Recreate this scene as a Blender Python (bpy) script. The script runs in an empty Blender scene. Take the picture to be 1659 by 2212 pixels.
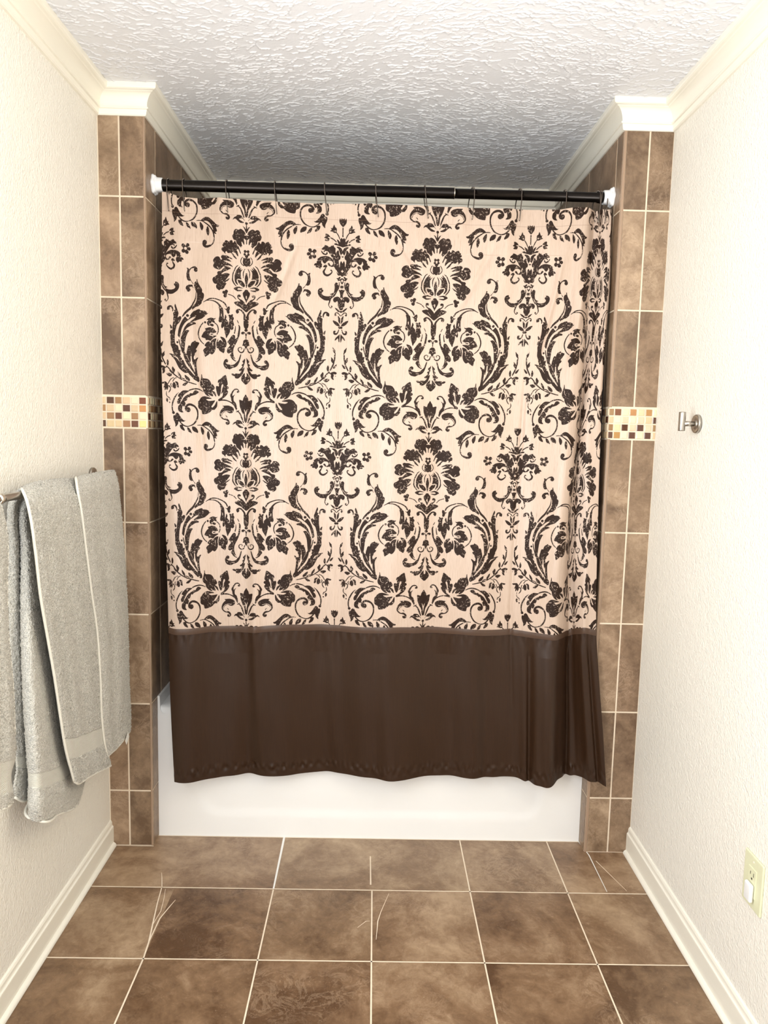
import bpy, bmesh, math, random
import numpy as np
from mathutils import Vector, Matrix

# ------------------------------------------------------------------ camera, world, lights
S = bpy.context.scene
C = S.collection
cam_d = bpy.data.cameras.new('camera'); cam = bpy.data.objects.new('camera', cam_d); C.objects.link(cam)
cam_d.sensor_fit = 'HORIZONTAL'; cam_d.sensor_width = 36.0; cam_d.lens = 36.0 * 1567.6365 / 1659.0
cam_d.clip_start = 0.02
rt = Vector((0.9996591963, -0.0120553009, 0.0231551484)); up = Vector((-0.0216948389, 0.1097004464, 0.9937279034))
fw = Vector((0.014519819, 0.9938915845, -0.1094015223))
M = Matrix((( rt.x, up.x, -fw.x, -0.0097), (rt.y, up.y, -fw.y, -2.3482), (rt.z, up.z, -fw.z, 1.4215), (0, 0, 0, 1)))
cam.matrix_world = M
S.camera = cam

W = bpy.data.worlds.new('world'); S.world = W; W.use_nodes = True
W.node_tree.nodes['Background'].inputs[0].default_value = (1.0, 0.985, 0.96, 1)
W.node_tree.nodes['Background'].inputs[1].default_value = 1.0

def area(name, loc, target, sx, sy, power, col=(1, 1, 1)):
    d = bpy.data.lights.new(name, 'AREA'); d.shape = 'RECTANGLE'; d.size = sx; d.size_y = sy; d.energy = power; d.color = col
    o = bpy.data.objects.new(name, d); C.objects.link(o); o.location = loc
    o.rotation_euler = (Vector(target) - Vector(loc)).to_track_quat('-Z', 'Y').to_euler()
    return o
area('window_light', (0.1, -3.3, 1.5), (0.1, 0, 1.3), 1.5, 1.8, 14, (1.0, 0.995, 0.99))
area('side_window_light', (-0.84, -1.55, 1.25), (0.9, -0.95, 1.1), 0.9, 1.3, 46, (0.90, 0.955, 1.0))
area('vanity_light', (0.35, -1.75, 2.05), (0.35, -1.45, 2.44), 0.9, 0.25, 8.5, (0.98, 0.985, 1.0))
area('left_wall_warm_fill', (0.84, -1.7, 1.95), (-0.88, -0.9, 1.6), 0.3, 0.7, 9, (1.0, 0.86, 0.58))  # warm lamp added to yellow the left wall
S.view_settings.view_transform = 'Standard'; S.view_settings.look = 'None'
S.view_settings.exposure = 0.10; S.view_settings.gamma = 1.0
S.view_settings.use_curve_mapping = False

# ------------------------------------------------------------------ measures (metres; z up, y into the alcove, pillar fronts at y = 0)
XL, XR, AL, AR = -0.8817, 0.8957, -0.7377, 0.7414
H, ZC, YB, YT = 2.4412, 2.3628, 0.84, 0.0636
YN = -3.4
PI = math.pi
random.seed(5)
rng = np.random.default_rng(7)

def lin(r, g, b):
    f = lambda c: ((c / 255 + 0.055) / 1.055) ** 2.4 if c / 255 > 0.04045 else c / 255 / 12.92
    return (f(r), f(g), f(b), 1)

# ------------------------------------------------------------------ object helpers
def put(name, me, mats, parent=None):
    for m in (mats if isinstance(mats, (list, tuple)) else [mats]): me.materials.append(m)
    o = bpy.data.objects.new(name, me); C.objects.link(o)
    if parent: o.parent = parent
    return o
def from_bm(name, bm, mats, parent=None, smooth=False):
    me = bpy.data.meshes.new(name); bm.to_mesh(me); bm.free()
    if smooth: me.polygons.foreach_set('use_smooth', [True] * len(me.polygons))
    return put(name, me, mats, parent)
def thing(name, label, cat, loc, group=None):
    o = bpy.data.objects.new(name, None); C.objects.link(o); o.location = loc; o.empty_display_size = 0.03
    return tag(o, label, cat, group)
def tag(o, label, cat, group=None):
    o['label'] = label; o['category'] = cat
    if group: o['group'] = group
    return o
def structure(o): o['kind'] = 'structure'; return o
def box(bm, x0, x1, y0, y1, z0, z1, mi=0):
    vs = [bm.verts.new(p) for p in ((x0,y0,z0),(x1,y0,z0),(x1,y1,z0),(x0,y1,z0),(x0,y0,z1),(x1,y0,z1),(x1,y1,z1),(x0,y1,z1))]
    fs = []
    for f in ((0,3,2,1),(4,5,6,7),(0,1,5,4),(1,2,6,5),(2,3,7,6),(3,0,4,7)):
        q = bm.faces.new([vs[i] for i in f]); q.material_index = mi; fs.append(q)
    return fs
def lathe(bm, prof, axis_o, axis, n=40, cap=True):
    a = Vector(axis).normalized(); o = Vector(axis_o)
    e1 = a.orthogonal().normalized(); e2 = a.cross(e1)
    rings = []
    for t, r in prof:
        rings.append([bm.verts.new(o + a * t + (e1 * math.cos(k * 2 * PI / n) + e2 * math.sin(k * 2 * PI / n)) * r) for k in range(n)])
    for A, B in zip(rings, rings[1:]):
        for k in range(n): bm.faces.new((A[k], A[(k + 1) % n], B[(k + 1) % n], B[k]))
    if cap: bm.faces.new(rings[0][::-1]); bm.faces.new(rings[-1])
def tube(bm, pts, r, n=10):
    pts = [Vector(p) for p in pts]; rings = []; e1 = None
    for i, p in enumerate(pts):
        t = (pts[min(i + 1, len(pts) - 1)] - pts[max(i - 1, 0)]).normalized()
        e1 = t.orthogonal().normalized() if e1 is None else (e1 - t * e1.dot(t)).normalized()
        e2 = t.cross(e1)
        rings.append([bm.verts.new(p + (e1 * math.cos(k * 2 * PI / n) + e2 * math.sin(k * 2 * PI / n)) * r) for k in range(n)])
    for A, B in zip(rings, rings[1:]):
        for k in range(n): bm.faces.new((A[k], A[(k + 1) % n], B[(k + 1) % n], B[k]))
    bm.faces.new(rings[0][::-1]); bm.faces.new(rings[-1])
def bevel(o, w=0.001, seg=2):
    m = o.modifiers.new('bevel', 'BEVEL'); m.width = w; m.segments = seg; m.limit_method = 'ANGLE'
def grid_mesh(name, P, attrs=None, closed_u=False):
    """mesh from an array of points (rows, cols, 3)"""
    nr, nc = P.shape[:2]
    me = bpy.data.meshes.new(name)
    me.vertices.add(nr * nc); me.vertices.foreach_set('co', P.reshape(-1).astype(np.float32))
    i = np.arange(nr * nc).reshape(nr, nc)
    q = np.stack([i[:-1, :-1], i[1:, :-1], i[1:, 1:], i[:-1, 1:]], -1).reshape(-1, 4)
    me.loops.add(q.size); me.loops.foreach_set('vertex_index', q.reshape(-1).astype(np.int32))
    me.polygons.add(len(q)); me.polygons.foreach_set('loop_start', (np.arange(len(q)) * 4).astype(np.int32))
    me.polygons.foreach_set('use_smooth', np.ones(len(q), bool))
    for k, a in (attrs or {}).items():
        if a.ndim == 2:
            at = me.attributes.new(k, 'FLOAT', 'POINT'); at.data.foreach_set('value', a.reshape(-1).astype(np.float32))
        else:
            at = me.attributes.new(k, 'FLOAT_VECTOR', 'POINT'); at.data.foreach_set('vector', a.reshape(-1).astype(np.float32))
    me.update(calc_edges=True)
    return me

# ------------------------------------------------------------------ material helpers
class NT:
    def __init__(s, name):
        s.m = bpy.data.materials.new(name); s.m.use_nodes = True; s.t = s.m.node_tree; s.b = s.t.nodes['Principled BSDF']
    def n(s, typ, **kw):
        x = s.t.nodes.new(typ)
        for k, v in kw.items():
            if k.startswith('i_'):
                key = k[2:]; x.inputs[int(key) if key.isdigit() else key.replace('_', ' ')].default_value = v
            else: setattr(x, k, v)
        return x
    def l(s, a, b): s.t.links.new(a, b)
    def math(s, op, a, b=None, c=None, clamp=False):
        x = s.t.nodes.new('ShaderNodeMath'); x.operation = op; x.use_clamp = clamp
        for i, v in enumerate((a, b, c)):
            if v is None: continue
            if isinstance(v, (int, float)): x.inputs[i].default_value = v
            else: s.l(v, x.inputs[i])
        return x.outputs[0]
    def mix(s, f, a, b, blend='MIX'):
        x = s.t.nodes.new('ShaderNodeMix'); x.data_type = 'RGBA'; x.blend_type = blend
        for i, v in ((0, f), (6, a), (7, b)):
            if isinstance(v, (int, float, tuple)): x.inputs[i].default_value = v
            else: s.l(v, x.inputs[i])
        return x.outputs[2]
    def ramp(s, f, stops):
        x = s.t.nodes.new('ShaderNodeValToRGB'); e = x.color_ramp.elements
        while len(e) > 1: e.remove(e[0])
        e[0].position, e[0].color = stops[0][0], stops[0][1]
        for p, c in stops[1:]: k = e.new(p); k.color = c
        s.l(f, x.inputs[0]); return x.outputs[0]
    def noise(s, vec, scale, detail=3, rough=.5, dist=0, out=0):
        x = s.n('ShaderNodeTexNoise'); x.inputs['Scale'].default_value = scale; x.inputs['Detail'].default_value = detail
        x.inputs['Roughness'].default_value = rough; x.inputs['Distortion'].default_value = dist
        if vec is not None: s.l(vec, x.inputs['Vector'])
        return x.outputs[out]
    def mapping(s, vec, scale=(1, 1, 1), loc=(0, 0, 0), rot=(0, 0, 0)):
        x = s.n('ShaderNodeMapping'); x.inputs['Scale'].default_value = scale; x.inputs['Location'].default_value = loc; x.inputs['Rotation'].default_value = rot
        s.l(vec, x.inputs['Vector']); return x.outputs[0]
    def geo(s): return s.n('ShaderNodeNewGeometry').outputs['Position']
    def attr(s, name, out='Vector'): return s.n('ShaderNodeAttribute', attribute_name=name).outputs[out]
    def bump(s, h, strength, dist):
        x = s.n('ShaderNodeBump'); x.inputs['Strength'].default_value = strength; x.inputs['Distance'].default_value = dist
        s.l(h, x.inputs['Height']); s.l(x.outputs[0], s.b.inputs['Normal']); return x
    def set(s, **kw):
        for k, v in kw.items():
            i = s.b.inputs[k.replace('_', ' ')]
            if isinstance(v, (int, float, tuple)): i.default_value = v
            else: s.l(v, i)
        return s.m
def plain(name, col, rough=.5, metal=0, **kw):
    t = NT(name); return t.set(Base_Color=lin(*col), Roughness=rough, Metallic=metal, **kw)

# painted wall with a light orange-peel texture
t = NT('wall_paint'); p = t.geo()
h = t.math('ADD', t.noise(t.mapping(p, (1, 1, .75)), 210, 2), t.math('MULTIPLY', t.noise(p, 70, 2), .7))
t.bump(h, .8, .0036)
M_WALL = t.set(Base_Color=t.mix(t.noise(p, 1.7, 2), lin(242, 238, 227), lin(246, 242, 233)), Roughness=.6)
M_TRIM = plain('trim_paint', (246, 242, 229), .3)
# hand textured ceiling
t = NT('ceiling_texture'); p = t.geo()
t.bump(t.noise(t.mapping(p, (1, 1.6, 1)), 120, 3, .6), .25, .002)
M_CEIL = t.set(Base_Color=lin(234, 236, 241), Roughness=.36)

# ceramic tile: slate-like mottling, one look per tile through the 'tile' attribute (offset, tone)
def tile_mat(name, dark, mid, light, sc, rough, vein):
    t = NT(name); p = t.geo(); at = t.attr('tile')
    sep = t.n('ShaderNodeSeparateXYZ'); t.l(at, sep.inputs[0])
    off = t.n('ShaderNodeVectorMath', operation='MULTIPLY_ADD'); off.inputs[1].default_value = (37, 23, 11)
    t.l(at, off.inputs[0]); t.l(p, off.inputs[2]); q = off.outputs[0]
    big = t.noise(q, sc, 5, .62, .6); fine = t.noise(q, sc * 7, 8, .72, .5)
    f = t.math('ADD', t.math('MULTIPLY', big, .68), t.math('MULTIPLY', fine, .32))
    f = t.math('ADD', f, t.math('MULTIPLY', t.math('SUBTRACT', sep.outputs[1], .5), .16))
    c = t.ramp(f, [(.36, lin(*dark)), (.51, lin(*mid)), (.68, lin(*light))])
    # pitted veins
    v = t.noise(t.mapping(q, (1, 1, 1)), sc * 3.2, 9, .74, 1.0)
    vr = t.math('SUBTRACT', 1, t.math('MULTIPLY', t.math('ABSOLUTE', t.math('SUBTRACT', v, .52)), 26), clamp=True)
    vm = t.math('MULTIPLY', vr, t.ramp(t.noise(q, sc * .8, 2), [(.5, (0, 0, 0, 1)), (.62, (1, 1, 1, 1))]))
    c = t.mix(t.math('MULTIPLY', vm, vein), c, lin(*[min(255, k + 38) for k in light]))
    fl = t.math('MULTIPLY', t.math('SUBTRACT', t.noise(q, sc * 26, 6, .75, .4), .60), 9, clamp=True)
    c = t.mix(t.math('MULTIPLY', fl, t.math('MULTIPLY', t.noise(q, sc * 1.6, 2), .55)), c, lin(*[min(255, k + 46) for k in light]))
    hue = t.mix(t.math('MULTIPLY', sep.outputs[2], .2), c, t.mix(1.0, c, lin(214, 178, 165), 'MULTIPLY'))
    t.bump(t.math('ADD', t.math('MULTIPLY', fine, .7), v), .4, .003)
    return t.set(Base_Color=hue, Roughness=t.math('ADD', rough, t.math('MULTIPLY', fine, .18)))
M_TILE = tile_mat('wall_tile', (104, 82, 62), (142, 118, 94), (182, 157, 130), 6.5, .28, .25)
M_FTILE = tile_mat('floor_tile', (90, 65, 43), (132, 105, 79), (176, 151, 122), 4.6, .26, .22)
M_EDGE = plain('tile_edge_trim', (160, 134, 112), .35)
t = NT('grout'); p = t.geo()
M_GROUT = t.set(Base_Color=t.mix(t.noise(p, 60, 3), lin(222, 204, 180), lin(238, 222, 200)), Roughness=.8)
t = NT('glass_mosaic'); at = t.attr('tile', 'Color')
M_MOS = t.set(Base_Color=t.mix(.12, at, t.noise(t.geo(), 90, 3, out=1), 'SOFT_LIGHT'), Roughness=.12, Coat_Weight=.5)

# ------------------------------------------------------------------ measured cloth shapes (metres) and the printed motif
CU=[-.95, -.9, -.75, -.6, -.45, -.3, -.15, 0, 0.15, 0.3, 0.45, 0.6, 0.75, 0.9, 1, 1.15, 1.3, 1.45, 1.6, 1.75, 1.9, 2, 2.15, 2.3, 2.45, 2.6, 2.75, 2.9, 3, 3.1, 3.2, 3.3, 3.4, 3.5, 3.6, 3.66, 3.72, 3.8, 3.88, 3.95, 4.02, 4.1, 4.2, 4.3, 4.38, 4.45, 4.52, 4.6]
CV=[-.116, 0, 0.25, 0.53, 1, 1.53, 2.035, 2.3, 2.65, 3]
CP=[[[-.7027,.0614,2.1631],[-.6882,.0598,2.1618],[-.6448,.0543,2.1487],[-.6034,.0568,2.1463],[-.5625,.0619,2.1483],[-.5197,.0586,2.1475],[-.4766,.054,2.1453],[-.4352,.058,2.145],[-.3896,.062,2.1444],[-.3426,.0574,2.1414],[-.2959,.0541,2.1397],[-.2502,.0592,2.1404],[-.204,.0617,2.1404],[-.1572,.0562,2.1397],[-.1262,.054,2.1402],[-.0812,.0583,2.142],[-.036,.0619,2.1436],[.0093,.057,2.1426],[.0545,.0542,2.1423],[.1,.0596,2.1427],[.1455,.0615,2.1425],[.1756,.058,2.141],[.2201,.054,2.1391],[.2656,.0587,2.14],[.311,.0619,2.1407],[.3554,.0567,2.1389],[.4,.0543,2.138],[.446,.0599,2.1395],[.4766,.062,2.14],[.5053,.0586,2.1391],[.5334,.0532,2.138],[.562,.0505,2.1388],[.5909,.0496,2.1435],[.6172,.0501,2.1482],[.6376,.0435,2.1468],[.6514,.0449,2.147],[.6627,.0526,2.1442],[.6771,.0727,2.1454],[.6852,.0779,2.1445],[.6944,.074,2.1464],[.7018,.0678,2.1483],[.708,.0628,2.1476],[.7161,.0576,2.1472],[.7238,.0537,2.1461],[.7294,.0545,2.1464],[.7332,.06,2.148],[.7344,.0707,2.1512],[.7357,.0827,2.1548]],[[-.7014,.0541,2.0768],[-.6869,.0522,2.076],[-.6432,.0467,2.0737],[-.602,.0499,2.0738],[-.5612,.056,2.0747],[-.5184,.0537,2.0732],[-.4753,.0492,2.0712],[-.4337,.0529,2.0715],[-.3883,.0565,2.0717],[-.3415,.0519,2.0697],[-.2951,.0489,2.0681],[-.2496,.0548,2.0689],[-.2037,.0577,2.0689],[-.1571,.0518,2.0666],[-.1262,.0494,2.0654],[-.081,.0533,2.0657],[-.0357,.0562,2.0657],[.0097,.0506,2.0634],[.0549,.0471,2.0617],[.1005,.0528,2.0625],[.1461,.0555,2.0624],[.1762,.0523,2.0611],[.2207,.0487,2.0598],[.2659,.0532,2.0607],[.3111,.0559,2.0611],[.3552,.0503,2.0593],[.3996,.0482,2.0584],[.4456,.0542,2.0597],[.476,.0563,2.06],[.5039,.0524,2.0606],[.5312,.0463,2.0606],[.5591,.0429,2.0613],[.5873,.0414,2.0625],[.6127,.0413,2.064],[.6315,.0343,2.0635],[.6446,.0368,2.065],[.658,.0461,2.0683],[.6744,.069,2.0754],[.6834,.0749,2.0779],[.6935,.0705,2.0776],[.7017,.0631,2.0764],[.7087,.0568,2.0751],[.718,.0506,2.0739],[.7247,.0464,2.0733],[.7293,.0473,2.0738],[.7321,.053,2.0756],[.7337,.0648,2.0789],[.7353,.0779,2.0826]],[[-.701,.0393,1.9108],[-.6867,.0388,1.9105],[-.6442,.0388,1.9097],[-.6021,.0404,1.9094],[-.5599,.0422,1.909],[-.5176,.0441,1.9087],[-.475,.0443,1.908],[-.4322,.0438,1.9072],[-.3862,.0431,1.9063],[-.3404,.043,1.9055],[-.2946,.0436,1.9048],[-.2488,.0451,1.9044],[-.2029,.046,1.9038],[-.1569,.0453,1.9029],[-.1262,.0448,1.9023],[-.0812,.044,1.9012],[-.0363,.0426,1.9],[.0087,.0411,1.8988],[.0536,.0397,1.8977],[.0986,.0405,1.8969],[.1437,.0418,1.8963],[.1738,.0427,1.8958],[.2187,.0433,1.8957],[.2635,.0431,1.8954],[.3083,.042,1.8949],[.353,.0412,1.8945],[.398,.0417,1.8943],[.4432,.0427,1.8943],[.4732,.0426,1.894],[.5006,.0406,1.8945],[.5279,.038,1.8949],[.5551,.0357,1.8952],[.5818,.0312,1.8952],[.606,.0269,1.8951],[.6254,.0194,1.8943],[.6396,.0243,1.8957],[.6529,.0365,1.8985],[.6709,.0625,1.9041],[.6821,.0692,1.9058],[.6935,.063,1.905],[.7019,.0524,1.9033],[.7075,.0432,1.9018],[.716,.0367,1.901],[.7238,.0363,1.9014],[.7301,.0395,1.9024],[.735,.0453,1.9038],[.7354,.0554,1.9059],[.7352,.0652,1.908]],[[-.7002,.0226,1.7311],[-.6857,.0216,1.7309],[-.643,.0215,1.7305],[-.6011,.0247,1.7307],[-.5592,.0284,1.7308],[-.5171,.0321,1.731],[-.4742,.0326,1.7307],[-.4311,.0316,1.7303],[-.3857,.0302,1.7293],[-.3404,.0299,1.7284],[-.2954,.0311,1.7277],[-.2504,.0343,1.7273],[-.2052,.0359,1.7266],[-.1597,.0347,1.7256],[-.1294,.0336,1.7249],[-.0846,.0319,1.7239],[-.0398,.0292,1.7226],[.0049,.0262,1.7214],[.0496,.0235,1.7202],[.0943,.0249,1.7195],[.1392,.0276,1.719],[.1692,.0294,1.7186],[.2131,.0306,1.7197],[.2569,.0302,1.7205],[.3005,.028,1.7211],[.3441,.0264,1.7217],[.3881,.0274,1.7227],[.4323,.0295,1.7238],[.4615,.0291,1.7244],[.4895,.0266,1.7243],[.5171,.0227,1.7241],[.5448,.0194,1.7239],[.572,.0145,1.7235],[.5977,.0098,1.7232],[.6206,.0031,1.7225],[.6372,.0096,1.7234],[.6527,.0226,1.7251],[.6679,.0489,1.7283],[.6727,.0559,1.7289],[.6816,.05,1.7281],[.6885,.039,1.7267],[.6958,.029,1.7257],[.7062,.0215,1.7251],[.7149,.0206,1.7252],[.721,.023,1.7256],[.7247,.0281,1.7263],[.7251,.0384,1.7276],[.7249,.0484,1.7288]],[[-.6866,.0005,1.4294],[-.6724,-.0012,1.4291],[-.6312,-.0013,1.4282],[-.5914,.0043,1.4273],[-.5516,.0108,1.4264],[-.5116,.0172,1.4255],[-.4702,.018,1.4246],[-.4282,.0162,1.4237],[-.3831,.0139,1.4235],[-.3383,.0134,1.4232],[-.2938,.0155,1.423],[-.2495,.0209,1.4228],[-.2048,.0239,1.4225],[-.1597,.0217,1.4223],[-.1295,.0198,1.4222],[-.0854,.0168,1.4219],[-.0412,.0121,1.4216],[.0028,.0068,1.4213],[.0466,.0021,1.4211],[.0905,.0046,1.4208],[.1348,.0093,1.4205],[.1644,.0124,1.4203],[.2077,.0146,1.4196],[.2508,.0139,1.419],[.2935,.01,1.4183],[.3362,.0072,1.4176],[.3796,.009,1.4169],[.4234,.0126,1.4162],[.4521,.012,1.4158],[.4802,.0085,1.4167],[.5077,.0028,1.4175],[.5352,-.002,1.4184],[.5625,-.0077,1.4193],[.5884,-.0128,1.4201],[.6123,-.0184,1.4209],[.6299,-.0095,1.4214],[.6398,.0047,1.4217],[.6508,.0316,1.4219],[.6538,.039,1.4221],[.6567,.0335,1.4224],[.6597,.0219,1.4226],[.6693,.0108,1.423],[.6824,.0016,1.4236],[.6989,-.0,1.4241],[.7109,.0012,1.4245],[.7195,.0054,1.4248],[.72,.0159,1.4248],[.7199,.0263,1.4249]],[[-.6788,-.0175,1.0985],[-.6645,-.02,1.0988],[-.6237,-.0202,1.0986],[-.5848,-.0122,1.0973],[-.546,-.0029,1.0959],[-.5069,.0063,1.0944],[-.4658,.0074,1.094],[-.424,.0049,1.0942],[-.3795,.0016,1.0948],[-.3355,.0009,1.095],[-.2919,.0038,1.0948],[-.2487,.0116,1.0938],[-.2048,.0158,1.0934],[-.1603,.0127,1.094],[-.1307,.01,1.0945],[-.0863,.0058,1.0953],[-.0421,-.001,1.0965],[.002,-.0086,1.0978],[.0458,-.0153,1.099],[.0898,-.0117,1.0988],[.1341,-.005,1.0981],[.1638,-.0006,1.0977],[.2061,.0026,1.0972],[.2479,.0016,1.0973],[.2892,-.0039,1.0981],[.3306,-.0079,1.0986],[.3729,-.0054,1.0983],[.4158,-.0003,1.0975],[.4436,-.0012,1.0976],[.4708,-.0056,1.0991],[.4971,-.0132,1.1009],[.5236,-.0194,1.1025],[.5499,-.0258,1.1042],[.5748,-.0314,1.1057],[.5976,-.0358,1.107],[.615,-.0245,1.1059],[.6262,-.0091,1.1041],[.639,.0183,1.1007],[.644,.0261,1.0998],[.6514,.021,1.1009],[.6582,.0087,1.1029],[.6706,-.0035,1.105],[.6873,-.0143,1.1071],[.7027,-.0166,1.1079],[.714,-.0165,1.1083],[.7224,-.0134,1.1081],[.7236,-.0026,1.1068],[.7245,.0081,1.1054]],[[-.6702,-.0269,.7728],[-.656,-.0304,.77],[-.616,-.0306,.7686],[-.5788,-.0195,.7698],[-.5417,-.0064,.7718],[-.504,.0065,.7701],[-.4638,.008,.7715],[-.4225,.0045,.7719],[-.3782,-.0001,.7733],[-.3345,-.0012,.7774],[-.2915,.003,.78],[-.249,.0139,.779],[-.2057,.0197,.7785],[-.1614,.0154,.7794],[-.1319,.0116,.7786],[-.0876,.0057,.7777],[-.0434,-.0038,.7796],[.0004,-.0144,.7818],[.0439,-.0238,.7842],[.0876,-.0187,.7843],[.1318,-.0094,.7833],[.1614,-.0032,.7828],[.2042,.0012,.7833],[.2466,-.0002,.7811],[.2881,-.0079,.7807],[.3297,-.0135,.781],[.3726,-.01,.7792],[.4162,-.0028,.7791],[.4442,-.004,.7811],[.471,-.0096,.78],[.4967,-.0195,.7801],[.5226,-.0276,.7788],[.5486,-.0346,.7773],[.5741,-.0404,.7758],[.5995,-.0424,.7757],[.6185,-.0282,.7773],[.6328,-.0124,.7789],[.6478,.0133,.7757],[.6546,.021,.7758],[.6628,.017,.7814],[.6695,.0049,.7867],[.6796,-.0079,.7914],[.6931,-.0205,.7964],[.7076,-.0236,.7941],[.7199,-.0256,.7916],[.7322,-.0244,.789],[.7325,-.0142,.7867],[.7318,-.006,.7849]],[[-.668,-.0296,.6064],[-.6536,-.0336,.6082],[-.6139,-.0339,.6096],[-.5773,-.0211,.6063],[-.5408,-.0062,.6024],[-.5037,.0085,.5985],[-.4636,.0103,.5992],[-.4224,.0063,.6018],[-.3776,.001,.6045],[-.3336,-.0002,.6057],[-.2903,.0045,.6049],[-.2475,.017,.6014],[-.2038,.0237,.6],[-.1591,.0188,.6025],[-.1293,.0144,.6046],[-.0846,.0076,.6073],[-.0401,-.0032,.6114],[.004,-.0153,.6159],[.0478,-.026,.62],[.0918,-.0203,.6184],[.1364,-.0096,.615],[.1664,-.0026,.6129],[.2103,.0025,.611],[.2536,.0009,.6114],[.296,-.0079,.6143],[.3384,-.0143,.6164],[.3824,-.0103,.6149],[.4273,-.002,.6119],[.4561,-.0035,.6123],[.481,-.0096,.6155],[.5048,-.0208,.6205],[.5287,-.0299,.6248],[.5529,-.0373,.6285],[.5767,-.0435,.6317],[.6008,-.0447,.6332],[.6197,-.0289,.6285],[.6365,-.0123,.6234],[.6548,.0137,.6152],[.6647,.0218,.6131],[.6746,.018,.6151],[.6828,.0055,.6198],[.695,-.0081,.6243],[.711,-.0217,.6288],[.7253,-.0254,.6298],[.7372,-.0281,.6305],[.7492,-.0276,.6302],[.749,-.0172,.6262],[.7483,-.0068,.6222]],[[-.6627,-.0324,.4304],[-.6482,-.0368,.4331],[-.6084,-.0371,.4354],[-.5722,-.0227,.4315],[-.536,-.006,.4266],[-.4992,.0106,.4219],[-.459,.0125,.4233],[-.4177,.008,.4275],[-.3729,.0021,.4308],[-.3289,.0007,.4322],[-.2857,.0061,.4307],[-.2432,.0201,.4256],[-.1996,.0276,.4232],[-.1549,.0221,.4264],[-.1252,.0171,.429],[-.0798,.0096,.432],[-.0347,-.0026,.4369],[.01,-.0162,.4425],[.0543,-.0283,.4474],[.0989,-.0218,.4445],[.1443,-.0098,.4393],[.1747,-.0019,.4359],[.2191,.0038,.4331],[.2628,.002,.4334],[.3053,-.0079,.4371],[.348,-.0151,.4398],[.3924,-.0106,.4374],[.4379,-.0013,.4331],[.4668,-.0029,.4335],[.4905,-.0095,.4375],[.5128,-.0219,.444],[.5354,-.0318,.4494],[.5584,-.0393,.4538],[.5815,-.0454,.4576],[.6062,-.0449,.4586],[.6256,-.028,.4523],[.6446,-.0116,.4462],[.6647,.0122,.4372],[.6765,.0199,.4348],[.6886,.017,.4368],[.6985,.0051,.4421],[.7114,-.0084,.4467],[.7281,-.0226,.4514],[.7444,-.0267,.4518],[.7576,-.0306,.4524],[.7704,-.0314,.4519],[.7701,-.0218,.4467],[.7692,-.0122,.4413]],[[-.6544,-.0351,.2452],[-.64,-.04,.2452],[-.6009,-.0404,.2459],[-.5657,-.0244,.2472],[-.5305,-.0058,.2489],[-.4947,.0127,.2507],[-.4552,.0148,.2515],[-.4144,.0098,.2519],[-.3691,.0032,.2522],[-.3247,.0017,.2529],[-.2813,.0076,.254],[-.2386,.0233,.2558],[-.1947,.0316,.2572],[-.1496,.0255,.2575],[-.1195,.0199,.2576],[-.0741,.0116,.2578],[-.0289,-.002,.2577],[.0158,-.0171,.2576],[.06,-.0305,.2576],[.1045,-.0233,.2587],[.1495,-.01,.2603],[.1799,-.0012,.2614],[.2245,.0052,.2625],[.2685,.0031,.2632],[.3114,-.0079,.2632],[.3544,-.0159,.2634],[.3991,-.0108,.2645],[.4449,-.0005,.2659],[.474,-.0023,.2663],[.4977,-.0091,.2664],[.5202,-.0222,.2617],[.543,-.0326,.2582],[.5663,-.039,.2575],[.5893,-.0439,.2574],[.6134,-.0395,.2629],[.6315,-.0222,.2692],[.6504,-.0094,.2706],[.6695,.005,.2672],[.6827,.0106,.2674],[.6973,.0104,.2701],[.7103,.0019,.2705],[.7262,-.009,.2693],[.7461,-.0223,.266],[.7646,-.0269,.2644],[.7785,-.0331,.2605],[.7906,-.037,.2565],[.7889,-.031,.2551],[.7868,-.0249,.2539]]]
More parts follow.
